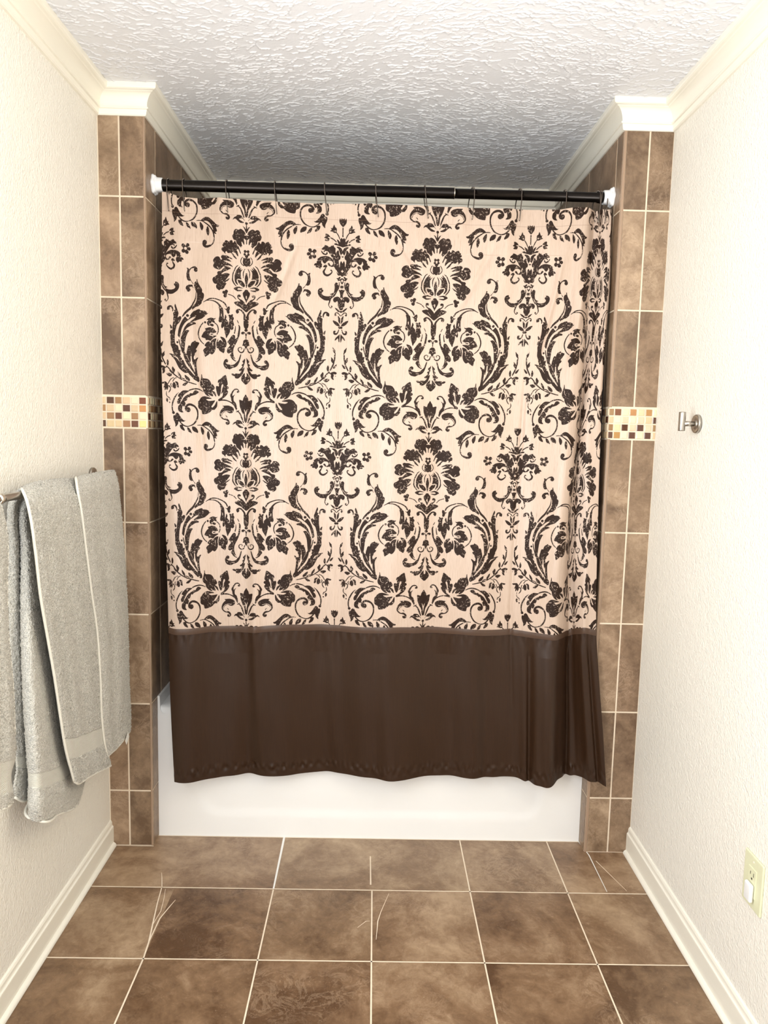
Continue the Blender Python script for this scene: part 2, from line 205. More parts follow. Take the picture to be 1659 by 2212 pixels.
TA=[[[-.862,-.6705,.5244],[-.857,-.6477,.503],[-.862,-.5954,.48],[-.812,-.6967,.4856],[-.79,-.6926,.4766],[-.792,-.5958,.4394],[-.81,-.434,.3807],[-.852,-.2655,.3901]],[[-.862,-.6711,.5506],[-.857,-.6503,.5353],[-.862,-.5959,.5098],[-.812,-.6994,.5173],[-.785,-.7106,.5169],[-.79,-.6062,.4771],[-.81,-.4443,.4196],[-.852,-.2744,.4176]],[[-.862,-.6549,.5895],[-.859,-.6363,.5782],[-.862,-.5953,.5583],[-.814,-.6877,.5599],[-.792,-.6927,.5582],[-.795,-.6025,.524],[-.814,-.4554,.4835],[-.852,-.2885,.4728]],[[-.864,-.6534,.6193],[-.86,-.6346,.6083],[-.864,-.594,.5893],[-.818,-.6817,.5939],[-.795,-.6887,.5943],[-.8,-.5942,.5589],[-.818,-.4586,.5218],[-.852,-.3064,.5134]],[[-.866,-.6526,.7747],[-.86,-.6335,.7677],[-.866,-.5984,.7545],[-.826,-.6764,.7729],[-.805,-.6838,.7761],[-.808,-.6108,.7543],[-.824,-.4963,.7236],[-.854,-.356,.6916]],[[-.866,-.6582,.9582],[-.858,-.6436,.9545],[-.866,-.6004,.943],[-.832,-.6635,.9547],[-.815,-.6695,.9566],[-.815,-.6227,.9499],[-.828,-.5292,.931],[-.856,-.3994,.9056]],[[-.862,-.6609,1.1361],[-.85,-.6569,1.1357],[-.862,-.5991,1.1263],[-.842,-.6338,1.1267],[-.828,-.6447,1.1287],[-.826,-.6211,1.1283],[-.836,-.5613,1.1209],[-.856,-.4359,1.1068]],[[-.85,-.6761,1.2358],[-.84,-.6749,1.2359],[-.848,-.6324,1.2336],[-.843,-.6315,1.2337],[-.836,-.63,1.237],[-.832,-.6202,1.2361],[-.838,-.5743,1.2349],[-.85,-.4285,1.2257]]]
TF=[[[-.826,-.6599,1.2713],[-.824,-.6391,1.2763],[-.822,-.6036,1.2793],[-.822,-.5621,1.2809],[-.822,-.5109,1.2808],[-.822,-.4567,1.2796],[-.822,-.4052,1.2763],[-.822,-.3663,1.2737]],[[-.806,-.6972,1.2705],[-.803,-.6749,1.2688],[-.8,-.6401,1.2682],[-.8,-.6018,1.2674],[-.8,-.554,1.2659],[-.8,-.4981,1.264],[-.8,-.4502,1.2628],[-.8,-.4089,1.261]],[[-.787,-.7189,1.2498],[-.7859,-.6948,1.2486],[-.7852,-.6598,1.2464],[-.7849,-.6221,1.245],[-.7847,-.5801,1.2434],[-.7845,-.5252,1.2408],[-.7842,-.4811,1.2392],[-.784,-.4377,1.2378]],[[-.78,-.7186,1.2123],[-.7787,-.697,1.2108],[-.7782,-.6634,1.209],[-.7782,-.6249,1.2068],[-.7791,-.5825,1.2041],[-.7782,-.5286,1.2016],[-.7791,-.4815,1.1987],[-.78,-.4349,1.196]],[[-.777,-.7075,1.1368],[-.7754,-.6835,1.134],[-.777,-.6494,1.1295],[-.7755,-.6135,1.1259],[-.7775,-.5675,1.1208],[-.7759,-.5168,1.1151],[-.778,-.4629,1.109],[-.78,-.4092,1.103]],[[-.775,-.6914,1.0236],[-.7727,-.6707,1.0189],[-.7753,-.6333,1.0113],[-.773,-.598,1.0056],[-.7766,-.5445,.9956],[-.7738,-.4978,.9863],[-.7769,-.4366,.9748],[-.78,-.3782,.9642]],[[-.775,-.662,.9184],[-.7722,-.6437,.9143],[-.7753,-.604,.9039],[-.7721,-.5718,.8971],[-.7766,-.5144,.8818],[-.7734,-.4696,.8715],[-.7769,-.4051,.8544],[-.78,-.3412,.8388]],[[-.775,-.6311,.8091],[-.7718,-.6129,.804],[-.7753,-.5732,.7913],[-.7717,-.5406,.7825],[-.7766,-.4858,.7647],[-.7729,-.4433,.7527],[-.7769,-.3821,.733],[-.78,-.3268,.7167]],[[-.775,-.6039,.6964],[-.7713,-.5858,.6903],[-.7753,-.5437,.6743],[-.7712,-.5135,.6659],[-.7766,-.4617,.6474],[-.7729,-.4271,.6388],[-.7769,-.3678,.6204],[-.78,-.3219,.6063]],[[-.775,-.5887,.6346],[-.7713,-.5702,.6265],[-.7753,-.5272,.6088],[-.7717,-.498,.6024],[-.7766,-.4525,.5878],[-.7734,-.4161,.58],[-.7769,-.3639,.5644],[-.78,-.3176,.5503]],[[-.775,-.5722,.5856],[-.7722,-.554,.5748],[-.7753,-.5153,.5593],[-.773,-.4852,.5531],[-.7766,-.4393,.5386],[-.7738,-.4042,.5321],[-.7769,-.3559,.5185],[-.78,-.309,.506]],[[-.775,-.5497,.534],[-.771,-.5368,.524],[-.7738,-.5011,.5065],[-.7703,-.47,.5019],[-.7731,-.425,.4895],[-.7695,-.3911,.4815],[-.7723,-.3425,.4682],[-.776,-.2894,.4546]],[[-.775,-.5344,.4975],[-.772,-.5246,.4875],[-.7744,-.4923,.4737],[-.7714,-.4594,.4691],[-.7738,-.4149,.4564],[-.7708,-.3791,.4484],[-.7732,-.3275,.4316],[-.777,-.2698,.4138]]]
TB=[[[-.84,-.3321,1.2634],[-.84,-.2842,1.2666],[-.84,-.2341,1.2687],[-.84,-.1816,1.2695],[-.842,-.1249,1.2688],[-.844,-.0693,1.2698]],[[-.824,-.3614,1.2734],[-.822,-.319,1.2771],[-.822,-.2627,1.2789],[-.822,-.2033,1.2794],[-.824,-.1426,1.2801],[-.83,-.0637,1.2785]],[[-.788,-.4437,1.2735],[-.7875,-.3869,1.2746],[-.7882,-.3269,1.2745],[-.789,-.2667,1.2746],[-.7915,-.1981,1.2744],[-.797,-.1288,1.2715]],[[-.78,-.4584,1.2566],[-.7792,-.4029,1.256],[-.7801,-.3425,1.2552],[-.7811,-.2784,1.2531],[-.7844,-.2074,1.2519],[-.792,-.128,1.2503]],[[-.775,-.4527,1.209],[-.7738,-.4004,1.2061],[-.7762,-.3355,1.202],[-.7762,-.2731,1.1984],[-.781,-.2009,1.1939],[-.79,-.1166,1.1868]],[[-.774,-.4251,1.0906],[-.7716,-.3771,1.0854],[-.7752,-.3104,1.0771],[-.7734,-.2545,1.0695],[-.7788,-.1827,1.0593],[-.789,-.093,1.0462]],[[-.774,-.3937,.964],[-.7704,-.3468,.9561],[-.7752,-.2816,.9427],[-.7722,-.2307,.9341],[-.7782,-.1632,.9204],[-.789,-.0742,.9004]],[[-.774,-.3629,.857],[-.7698,-.3192,.8463],[-.7752,-.2541,.8283],[-.7716,-.2109,.8178],[-.7782,-.1484,.802],[-.789,-.0667,.7793]],[[-.774,-.3459,.7247],[-.7692,-.3096,.7152],[-.7752,-.2455,.6961],[-.771,-.2032,.6848],[-.7776,-.1399,.6649],[-.789,-.0642,.6408]],[[-.774,-.3365,.5667],[-.7696,-.3051,.5634],[-.7749,-.2421,.5489],[-.7705,-.2032,.5448],[-.7764,-.1414,.5289],[-.787,-.0629,.5069]],[[-.774,-.3217,.5061],[-.7708,-.2899,.5034],[-.7755,-.2315,.4922],[-.7723,-.1923,.4931],[-.7776,-.1314,.4854],[-.787,-.06,.4713]],[[-.774,-.3022,.4577],[-.7707,-.2776,.4579],[-.7746,-.2244,.4481],[-.7718,-.1875,.4509],[-.7763,-.1368,.4466],[-.785,-.0765,.4375]]]
TC=[[[-.84,-.8377,1.2396],[-.84,-.8199,1.2406],[-.84,-.798,1.2422],[-.84,-.7791,1.2443],[-.84,-.7638,1.2458]],[[-.822,-.8697,1.2539],[-.822,-.8523,1.255],[-.822,-.8309,1.2557],[-.822,-.8126,1.2569],[-.822,-.7938,1.2581]],[[-.798,-.9041,1.2486],[-.796,-.8872,1.2496],[-.796,-.8643,1.2501],[-.797,-.8388,1.2503],[-.8,-.8087,1.2482]],[[-.785,-.9075,1.2048],[-.782,-.889,1.2023],[-.782,-.8676,1.1993],[-.784,-.8417,1.1966],[-.79,-.809,1.193]],[[-.783,-.9176,1.1132],[-.776,-.9067,1.1111],[-.782,-.8741,1.1043],[-.778,-.8599,1.1025],[-.786,-.8216,1.0955]],[[-.783,-.924,1.0206],[-.774,-.9168,1.0188],[-.782,-.8788,1.0084],[-.776,-.8684,1.0067],[-.786,-.8261,.9991]],[[-.783,-.9299,.8871],[-.772,-.9228,.8847],[-.782,-.8791,.8685],[-.774,-.8649,.8634],[-.786,-.8123,.846]],[[-.783,-.9362,.795],[-.772,-.9258,.7887],[-.782,-.8784,.7678],[-.774,-.8638,.7637],[-.788,-.8069,.743]],[[-.783,-.9396,.7459],[-.772,-.9292,.7392],[-.78,-.8855,.7205],[-.774,-.867,.716],[-.79,-.8042,.6907]],[[-.783,-.9455,.7116],[-.774,-.9314,.7028],[-.782,-.888,.6811],[-.778,-.8658,.6721],[-.792,-.823,.6549]],[[-.78,-.957,.6766],[-.77,-.945,.6685],[-.776,-.9057,.6476],[-.772,-.8839,.6383],[-.786,-.8275,.6169]],[[-.78,-.959,.6483],[-.77,-.9469,.6409],[-.776,-.9075,.6213],[-.772,-.8817,.6144],[-.786,-.8288,.5973]]]
DAMASK='''
L1 c 11,19.5,4.5
L1 s 11,26,3 10.5,36,3 10,46,3
L1 p 9,51 13,49 17,41 21,33 26,29 17,33 13,41 9,46
L5 p 20,84 24,77 31,74 40,75 42,79 47,81 51,84 55,91 50,88 46,87 40,91 32,97 24,99 16,97 26,92 34,87 25,86
L5 s 14,91,1.5 20,84,1.5
L1 p 14,54 18,47 24,42 31,39 37,42 39,44 44,41 50,42 54,47 56,52 56,57 60,64 58,72 54,77 47,78 46,84 42,90 36,94 29,100 28,94 25,97 27,88 28,80 24,83 19,91 18,84 20,69 16,72 12,73 10.5,65 12,59 16,60 20,57 15,57
L1 p 9.5,58 12.5,75 9.5,88
L1 p 60,80 64,79 68,81 72,85 77,82 83,81 86,85 87,88 92,91 90,94 94,96 93,101 88,104 95,106 97,111 95,117 90,119 85,124 78,128 84,122 80,116 76,121 70,122 64,121 58,127 57,130 50,136 43,139 46,134 52,127 60,118 52,118 44,125 39,130 39,122 42,113 45,109 39,106 35,113 31,121 30,116 34,107 37,98 43,92 48,84 51,79 54,84 58,87
L2 p 98,-5 102,-10 103,-13 108,-15 117,-13 123,-7 126,0 122,7 125,14 124,20 116,25 103,27 95,21 86,13 74,11 65,12 56,15 63,8 72,4 83,0 90,-3 82,-4 72,-3 62,-2 66,-6 74,-10 80,-12 70,-12 58,-10 62,-14 70,-17 76,-20 84,-20 88,-20 92,-21 97,-18 98,-13 94,-8
L2 p 63,20 70,16 78,14 88,14 86,18 94,24 97,30 101,32 107,33 111,38 109,43 115,48 118,51 124,54 127,61 124,70 117,75 110,74 114,80 113,88 106,94 101,95 98,91 92,91 86,86 83,79 77,69 82,71 80,65 74,62 66,52 72,55 79,58 83,62 76,53 70,45 67,39 72,37 82,37 92,41 97,42 92,36 86,32 77,28 70,24
L2 e 82,17,1.6 90,21,2 97,30,2
L2 e 79,22,1.5 90,25,1.5
L2 e 112,17,2 105,25,2
L2 e 70,53,1.5 80,60,1.5 86,64,1
L2 c 78,97,5.5
L2 c 87,101,5
L2 c 82,112,6
L2 c 80,104,5
L2 s 44,122,2 52,113,3 60,109,2.5 72,106,3
L2 p 8,30 12,34 15,42 16,52 14,62 12,74 11,80 10,72 9,60 8,54
L2 s 15,16,2 20,26,3 21,36,3 20,48,1.5
L2 p 21,16 29,28 29,45 27,52 36,51 42,53 43,60 40,66 38,73 43,70 48,64 50,55 50,40 46,27 41,19 31,9 35,20 27,13 31,23
L2 s 38,7,1.5 46,14,3 52,27,3.5 56,37,3.5 57,48,3 57,58,4.5 52,68,4 44,77,2.5
L2 p 15,71 20,62 27,56 36,55 40,54 37,64 31,70 24,76 18,77
L2 p 15,80 24,80 36,77 44,79 50,82 53,86 47,90 40,93 32,92 22,88 30,88 38,88 41,86 36,82 26,82
L2 p 8,87 14,86 17,91 22,97 21,106 17,115 12,124 8,129 10,120 12,112 11,105 8,104
L1 c 15.5,110.5,4.5
L1 c 16.5,120,4.2
L1 c 9.5,126,4.3
L1 C 9.5,118,4
L1 p 9.5,132 16,133 21,131 22,138 23,146 21,153 16,157 9.5,158
L1 s 23,129,2 28,136,2.5 30,145,2.5 26,153,2.5 18,158,2.5
L2 c 33,108,4.3
L2 s 34,104,2 39,108,3 37,116,3.5 30,122,4
L2 p 9,158 9.5,146 11,136 17,128 26,120 32,121 30,127 37,126 43,128 49,130 51,133 47,138 38,143 28,148 18,156 13,160 9,161
L2 e 33,134,1.2 26,141,1.3 20,149,1.2
L3 p 8.5,29 11,25 13,18 20,8 28,2 36,1 43,5 45,10 43,16 40,18 35,14 34,10 36,7 31,6 25,11 19,20 19,30 18.5,45 18,56 15,64 8.5,65
L3 c 8.5,71,4.5
L3 s 9,99,1.5 10,90,2.5 14,80,2.5 20,77.5,2.2 25,80,2.2 24,85,2.5
L3 c 20,82,3.5
L3 p 8.5,103 15,103 19,108 20,117 22,122 15,123 13,128 9.5,133 8.5,133
L3 s 15,131,2.5 18,141,4 26,145,4 34,140,3.8 35,132,3 28,128,2 23,131,2 26,135,2
L3 s 36,54,1 32,62,5 33,76,5.5 35,90,6 38,100,4 41,110,3 46,120,2.3 52,132,3 54,145,3 52,158,3 48,166,1.5
L3 p 40,39 41,40 38,47 34,52 36,45
L3 s 46,58,1 46,70,3 49,85,4
L3 p 38,97 44,101 48,105 46,98 48,90 54,90 60,96 66,105 72,114 70,117 66,112 68,120 63,123 66,128 71,134 74,143 72,149 67,151 62,148 58,150 62,155 64,158 60,163 56,168 53,166 55,155 57,145 53,133 47,120 40,110 36,102
L4 p 60,0 63,5 61,10 57,13 56,18 51,21 45,24 41,22 47,20 51,15 54,9 56,0
L4 s 53,0,2 50,10,2 45,18,1.5
L2 s 158,139,1.5 148,133,3 136,126,4 120,124,3.2 105,127,3.5 92,132,4 82,139,4.5 76,150,4.5
L2 s 146,132,2 130,131,2.5 118,133,4 106,140,5 98,150,7 94,160,8
L3 p 89,5 92,1 99,2 104,0 101,10 100,25 101,33 103,42 103,48 99,52 94,50 92,52 94,60 94,66 91,71 87,67 83,63 84,72 82,82 79,92 76,102 72,95 67,87 64,80 63,72 58,74 54,71 52,66 54,60 50,58 52,50 54,42 51,36 53,31 58,26 64,24 70,24 68,30 67,40 68,54 70,57 70,48 75,42 78,38 76,32 80,24 82,32 85,41 86,30 87,18
L3 p 67,-4 72,-2 78,5 86,3 77,10 75,17 70,21 66,17 67,10 65,4
L3 c 57,24,3
L3 e 57,43,1.2 63,39,2
L3 e 94,22,3 94,32,2.5
L3 s 117,54,3 108,61,3.2 104,72,3.6 104,82,3.2 108,92,2.8
L3 p 114,36 117,40 122,39 130,38 138,41 143,45 144,48 140,46 138,49 142,53 142,60 137,65 133,64 136,59 130,57 126,52 120,54 116,50 120,45 115,42
L3 p 120,60 128,58 133,62 128,66 121,66
L3 c 149,55,3.8
L3 s 156,57,3 163,66,3.5 169,78,4.2 172,92,4.5 170,105,4 164,116,3.5 158,122,3 151,127,2.5
L3 p 110,84 115,78 122,72 132,70 140,72 149,76 146,81 152,86 157,94 161,103 155,106 147,108 146,113 138,112 130,114 122,106 112,99 110,96 122,97 130,98 134,94 130,88 118,88
L3 p 119,91 128,91 131,94 124,94
L3 p 97,99 90,99 82,103 77,111 75,120 77,130 82,133 81,140 85,151 92,148 99,144 103,137 108,136 110,125 109,115 106,107 103,105 104,112 103,118 101,113 97,109 92,112 86,118 92,107
L3 p 110,106 118,107 126,113 130,120 133,124 132,117 140,118 146,124 150,131 144,135 150,140 155,147 151,155 151,160 148,167 143,164 137,160 132,155 125,158 118,152 113,142 112,130 113,118
L3 e 119,117,1.5 122,123,2.2 121,131,1.5
L4 p 25,0 28,1 31,9 35,20 41,26 48,33 58,36 67,35 75,33 78,29 73,29 70,26 70,21 75,18 80,20 84,26 86,32 84,41 78,48 70,50 62,50 54,45 46,43 38,37 33,29 29,18
L4 e 50,41,1.8 62,41,1.5
L4 e 74,42,1.5 80,38,1.5
L4 p 11,10 14,14 19,19 21,22 19,26 17,28 22,32 24,36 20,37 25,44 31,49 33,51 28,54 22,50 26,57 30,62 38,62 46,63 46,66 53,63 59,65 54,70 47,71 46,76 41,78 34,77 27,71 20,63 17,55 15,50 14,40 19,46 16,36 13,26
L4 p 12,59 15,60 20,66 24,72 25,79 22,85 17,90 14,93 9,94 9,74 12,70 12.5,64
L5 p 9,-8 13,-3 17,3 19,11 24,10 31,9.5 30,20 29,30 25,40 22,47 17,55 15,62 14,72 12,78 9,80 10,60 14,40 16,34 11,42 9,48 9,22
L5 s 31,43,2 38,47,3 43,49,1.2
L5 s 37,46,2.5 29,52,4 23,64,5 19,74,4 16,82,3
L4 p 31,117 36,111 43,110 50,113 56,120 61,128 63,134 60,141 59,148 55,157 50,164 47,170 42,178 39,180 41,172 40,166 44,155 50,150 51,142 50,135 45,129 50,131 54,135 55,130 52,122 46,115 40,114 35,115 40,120 38,123 32,122
L5 s 39,38,2.5 46,30,4 56,22,4 66,17,3.2 78,14,4 90,14,4.5 102,16,5
L5 p 50,39 54,35 60,32 70,30 80,31 89,32 84,36 90,41 96,49 99,58 98,66 93,72 86,76 76,78 72,81 70,85 74,83 78,84 78,89 73,92 68,91 64,86 65,80 69,75 75,72 83,73 88,71 91,66 89,58 84,53 76,50 66,54 57,53 51,47
L5 e 62,49,1.8 76,48,1.8 86,51,1.8 93,60,2.2 92,68,1.4
L5 s 79,62,1.5 74,66,2.2 73,69,1.2
L4 p 77,70 82,71 88,75 93,80 96,83 102,86 105,91 104,97 101,94 97,91 102,99 101,104 103,108 107,106 111,108 112,114 110,122 107,132 102,139 98,134 95,124 94,112 92,102 88,99 86,104 90,113 92,124 95,131 90,127 87,122 88,130 90,138 97,144 103,148 104,153 98,153 90,146 82,140 76,134 72,128 70,121 74,116 68,111 70,105 75,104 71,98 72,90 74,82
L4 p 111,141 113,130 117,125 124,121 118,118 116,112 120,105 124,101 126,105 129,97 134,90 140,86 150,85 158,84 160,75 162,71 163,82 166,92 168,100 167,108 163,114 158,117 156,126 150,134 142,140 132,142 138,136 140,132 132,138 124,140 121,138 125,130 127,124 120,132
L4 e 159,92,1.6 158,100,1.6 151,108,1.2
L4 s 158,127,1.5 165,124,2.2
L5 p 126,12 138,8 150,6 160,8 168,14 170,18 176,25 176,36 176,42 172,48 164,52 161,63 150,63 140,60 132,55 125,48 117,47 112,42 108,36 107,26 108,18 112,24 116,32 124,40 128,38 124,32 117,22 115,17 126,19 138,20 147,15 138,14
R3 p 95,1 97,5 97,10 94,20 97,28 101,31 100,40 100,60 102,75 103,88 107,87 110,92 111,101 107,100 109,108 108,120 108,135 104,145 99,155 96,166 74,166 80,155 81,145 84,136 90,134 94,122 94,110 93,95 90,80 87,70 80,62 75,52 73,44 77,40 82,43 86,46 84,38 83,30 86,23 90,12
R3 c 85,126,3.5
R3 e 80,52,1.5 83,60,2
R4 p 74,-2 79,0 101,0 99,8 95,16 100,15 108,13 114,14 107,18 103,24 96,30 91,38 86,48 80,58 72,65 63,71 57,72 50,71 46,76 38,83 30,91 22,95 15,98 11,92 14,83 20,80 26,80 35,72 46,60 55,51 61,41 65,32 71,30 70,26 78,15 76,8
R4 e 74,41,1 80,34,1.5 87,25,4 94,22,2.5 104,17,1
R4 e 59,64,1.2 63,57,2
R4 p 64,2 65,12 62,24 57,36 50,47 42,57 33,68 25,79 22,80 27,68 34,56 40,44 44,36 52,22 56,12
R4 p 40,0 53,0 53,14 48,26 42,36 41,25 42,12
R4 p 27,8 30,0 38,0 38,12 37,28 34,42 32,46 31,38 30,28 31,18
R4 p 15,20 20,21 26,26 31,28 30,40 29,52 28,60 25,72 22,80 17,82 19,68 21,55 22,42 21,32
R4 p 11,90 16,80 28,78 24,92 15,98
R4 e 43,46,1.2 49,36,1.5
R3 p -2,16 9,16 11,12 20,14 27,18 33,20 40,27 45,36 43,39 48,44 50,51 42,44 33,39 24,38 30,44 38,50 44,56 34,54 22,50 10,46 2,43 -4,38 -10,33 -14,27 -13,20 -8,17
R3 s -20,23,1.2 -14,27,2.5
R3 e 22,34,2 29,36,1.5
R3 c 53,36,4.8
R3 p 60,40 65,45 70,53 75,64 79,75 82,86 83,95 84,104 81,108 78,111 76,105 74,92 70,78 64,66 57,57 50,50 55,46
R3 p 23,60 27,57 35,56 45,58 52,62 58,70 63,78 66,87 70,98 72,105 66,94 60,86 54,78 45,71 35,65 26,63
R3 p 46,85 55,84 60,88 65,95 69,102 73,108 74,118 73,130 71,140 69,150 68,160 63,158 61,148 60,135 59,122 57,110 53,98 49,90
R3 s 80,117,3 77,130,3.2 72,145,3 68,158,3.5
R3 p 10,124 16,121 23,120 25,116 30,119 36,122 40,128 42,135 46,133 50,138 52,146 54,155 53,166 30,166 28,158 22,153 19,147 24,145 20,140 16,134
R3 e 39.5,152,1 39.5,166,2
R3 p 58,163 62,157 63,166 55,168
R2 s 23,153,3 32,160,1.8 39,166,1.5
R2 s 26,106,1.5 26,120,3 29,133,4 35,144,5 41,155,5.5 46,163,7 54,171,7 62,180,6 68,189,4 71,193,1
R3 s 103,27,2 103,19,4.5 107,11,5.5 114,10,5 120,15,5.5 120,22,4
R3 c 117,17,5
R3 c 97,23,2.2
R3 p 110,70 111,72 109,82 105,83 104,77
R2 p 24,70 29,72 33,78 33,88 30,96 26,104 22,112 22,125 24,138 28,146 36,155 40,163 34,160 27,153 20,155 12,150 5,143 4,137 0,130 -3,120 -2,110 4,106 4,98 9,90 14,83 18,77 21,70 22,66 20,64 26,65
R2 e 14,91,1.2 19,92,1.6 18,97,1.2
R2 e 27,96,1.2 31,91,1.2
R2 p 36,79 43,71 48,62 51,50 51,40 47,33 42,29 37,28 34,29 36,33 34,38 28,40 23,37 22,32 25,26 31,22 38,23 42,25 48,29 52,33 55,30 61,29 58,34 59,40 61,50 60,60 57,68 51,71 46,70 38,80
R2 p 35,95 38,88 40,83 47,83 53,84 60,89 62,95 61,100 58,101 58,105 52,107 47,103 46,98 50,94 46,90 41,90
R2 p 138,66 141,61 146,60 150,65 151,72 151,82 147,90 143,98 138,106 130,112 124,119 115,120 106,119 98,114 90,107 85,98 84,88 88,81 94,78 99,79 97,84 101,84 102,89 98,93 97,97 101,102 108,105 118,106 126,104 130,101 123,99 130,96 136,92 138,85 139,75
R2 s 153,58,2 153.5,70,2.5 151,82,2
R2 e 130,107,1.5 137,98,1.8 145,88,1
R2 s 125,117,4 122,126,4 120,134,3 122,140,2 127,145,3 131,140,3.5 127,138,2
R2 s 112,8,2 107,18,4.5 103,25,6.5 107,34,6.5 116,37,6.5 125,32,4.5 130,26,3.2 128,20,3.5 125,21,3
R2 p 101,10 107,3 113,4 114,10 106,11
R1 p 97,105 101,99 106,96 107,92 112,92 117,94 122,97 127,95 128,91 131,94 135,90 138,97 142,100 142,115 148,108 152,107 154,120 158,127 156,136 152,138 152,150 151,158 152,168 142,168 140,150 136,140 130,130 124,120 118,112 112,110 108,110 106,114 103,111 108,106 103,106
R1 s 96,109,1.8 100,116,4.5 108,121,4.5 114,118,5 114,113,2
R1 p 145,96 152,95 160,99 164,107 164,117 160,122 162,126 166,126 166,130 161,127 156,115 152,103
R1 p 92,129 100,127 108,126 118,127 128,132 135,140 137,150 136,158 130,160 122,158 118,154 115,150 121,148 126,156 131,154 134,148 130,142 122,140 117,141 112,146 107,150 101,146 99,140 100,136 96,142 95,152 98,158 94,164 91,167 86,162 82,156 80,162 77,160 79,154 72,156 76,151 81,148 80,144 84,140 83,135 88,132
R2 p 76,-2 95,-2 98,5 95,10 92,15 88,10 82,12 78,9 80,5 72,5
R2 p 136,6 141,-2 152,-2 154,10 157,20 163,28 166,31 166,41 158,37 150,37 146,30 143,20
R2 e 143,18,1 147,26,1.8 151,33,1
R1 p 157,145 160,141 163,147 164,155 162,172 156,168 156,152
R2 p 144,46 150,45 155,41 158,44 152,52 156,50 161,46 164,48 159,54 162,60 163,67 158,60 157,54 150,55 148,50
R2 c 164,75,4.5
R2 C 165,75,2
R2 p 152,84 157,86 160,84 164,87 164,100 166,110 162,112 158,106 156,95
R2 p 134,119 136,112 142,108 150,107 157,112 161,120 163,116 164,124 165,130 166,150 160,152 154,146 150,138 150,128 147,122 142,126 138,126
R2 p 140,144 147,147 154,153 156,158 151,158 145,152
R2 c 161,158,3.3
R3 s 141,19,2.5 142,12,3 148,10,3 155,16,3 159,22,2
R3 c 143,18,3.3
R3 p 151,20 155,25 158,30 158,48 155,44 152,38
R3 p 134,36 142,38 150,43 155,49 157,54 150,55 143,51 137,44
R3 c 156,60,4.2
R3 s 154,67,2.5 151,76,3.5 146,81,5.5 140,80,6.5 139,73,5.5 144,72,2.5
R3 p 156,82 153,86 147,91 143,96 141,103 145,101 151,95 152,99 154,107 156,109 157,100 157,82
R3 s 143,143,2.5 142,155,3 141,168,3.5
R4 s 141,0,3.2 140,15,3.2 137,28,4.2 131,40,4.5 126,49,3.5
R3 p 134,124 138,129 143,135 142,144 137,140 135,132
R4 p 129,6 134,10 138,18 137,24 134,25 129,18 130,12
R4 p 148,29 145,37 140,43 135,42 139,35
R4 p 119,32 122,38 122,46 120,53 116,49 115,41
R4 s 124,54,3.2 117,59,3.7 110,66,3.2 101,76,4.2 90,84,3.7 78,91,3.2 62,97,3.2 46,101,3.4 34,104,3.2 22,106,2.4
R4 p 126,58 131,55 138,53 144,54 148,58 143,62 137,60 138,65 136,72 138,79 132,77 128,70 129,64
R4 s 122,57,2.2 130,60,2.5
R4 p 142,66 147,68 142,68
R4 p 102,54 105,60 103,68 100,76 96,71 94,64 98,59
R4 p 114,66 112,70 105,77 104,73
R4 p 104,80 112,76 119,76 124,79 119,84 112,87
R4 p 85,69 84,78 79,86 75,90 73,84 77,77
R4 p 61,78 60,87 54,94 46,97 44,93 48,86
R4 s 73,89,2.2 64,91,3 57,95,1.8
R4 p 51,102 58,102 65,106 70,112 62,113 56,109
R4 s 88,89,1.8 97,93,2.5 103,103,2.5
R4 s 98,89,1.8 108,94,2.5 114,102,2.6 119,111,2.2
R4 p 84,105 90,101 95,103 90,108 90,113 88,119 82,120 83,112
R4 p 94,107 99,104 103,109 104,115 102,121 96,125 92,121 92,113
R4 s 107,108,2 110,113,2.5 105,121,2
R4 p 122,108 127,104 132,105 142,108 137,112 131,110 132,118 136,127 131,122 130,132 127,130 125,124 123,132 119,125 118,117
R4 p 115,115 117,118 112,124 114,131 119,140 112,134 109,126 111,119
R4 s 124,136,2.2 125,145,2.6 121,152,2.3 115,155,3 113,162,2.2
R5 p 120,22 125,21 126,28 122,34 120,30
R5 c 114,34,2.5
R4 s 0,127,2.2 10,122,3.2 22,120,4 35,122,4.2 48,127,3.2
R5 p 47,-7 56,-8 68,-7 77,0 83,6 86,13 80,15 86,22 89,31 86,37 80,35 77,28 72,18 66,8 57,0
R5 p 15,-6 24,-11 31,-8 36,0 42,-1 48,4 52,5 60,10 66,16 70,22 76,31 80,38 85,44 86,54 83,60 76,63 67,63 72,57 72,50 70,42 66,45 62,40 60,32 64,27 58,26 55,22 51,12 47,14 42,9 34,6 26,3 19,-2
R5 s 82,0,1.4 88,5,2.2 94,13,4.2 99,22,4.5 104,34,4.5 106,46,4 105,58,4 102,64,4
R5 c 102,66,4.7
R5 c 51,53,8
R5 s 58,56,5 60,49,6.5 56,41,7 47,36,7 38,37,7 28,42,5.5 21,52,5.5 19,64,4.5 20,76,4.8 25,88,4.8 33,98,4.5 44,104,2.8 55,107,3.2 66,105,4 76,98,4 83,90,4
R5 p 58,86 64,89 70,86 74,82 79,76 84,68 89,65 93,67 96,72 95,76 98,74 102,75 103,82 101,90 98,97 96,103 96,111 91,107 87,101 86,95 83,92 78,93 68,93 62,90
R5 p 71,104 76,103 81,105 79,113 73,119 64,122 65,116 69,110
R5 p 55,110 54,117 50,124 44,126 39,129 42,121 48,112
R5 p 34,106 38,107 37,116 31,122 24,124 19,126 18,120 22,112 28,107
R1 p 18,28 18,40 15,50 10,56 6,50 5,42 9,35 15,29
L1 p 106,36 113,34 118,31 125,25 134,18 142,12 152,9 160,11 167,16 172,21 163,23 151,23 142,28 135,36 130,45 127,52 128,58 122,63 115,64 120,58 114,55 116,47 118,42 111,41
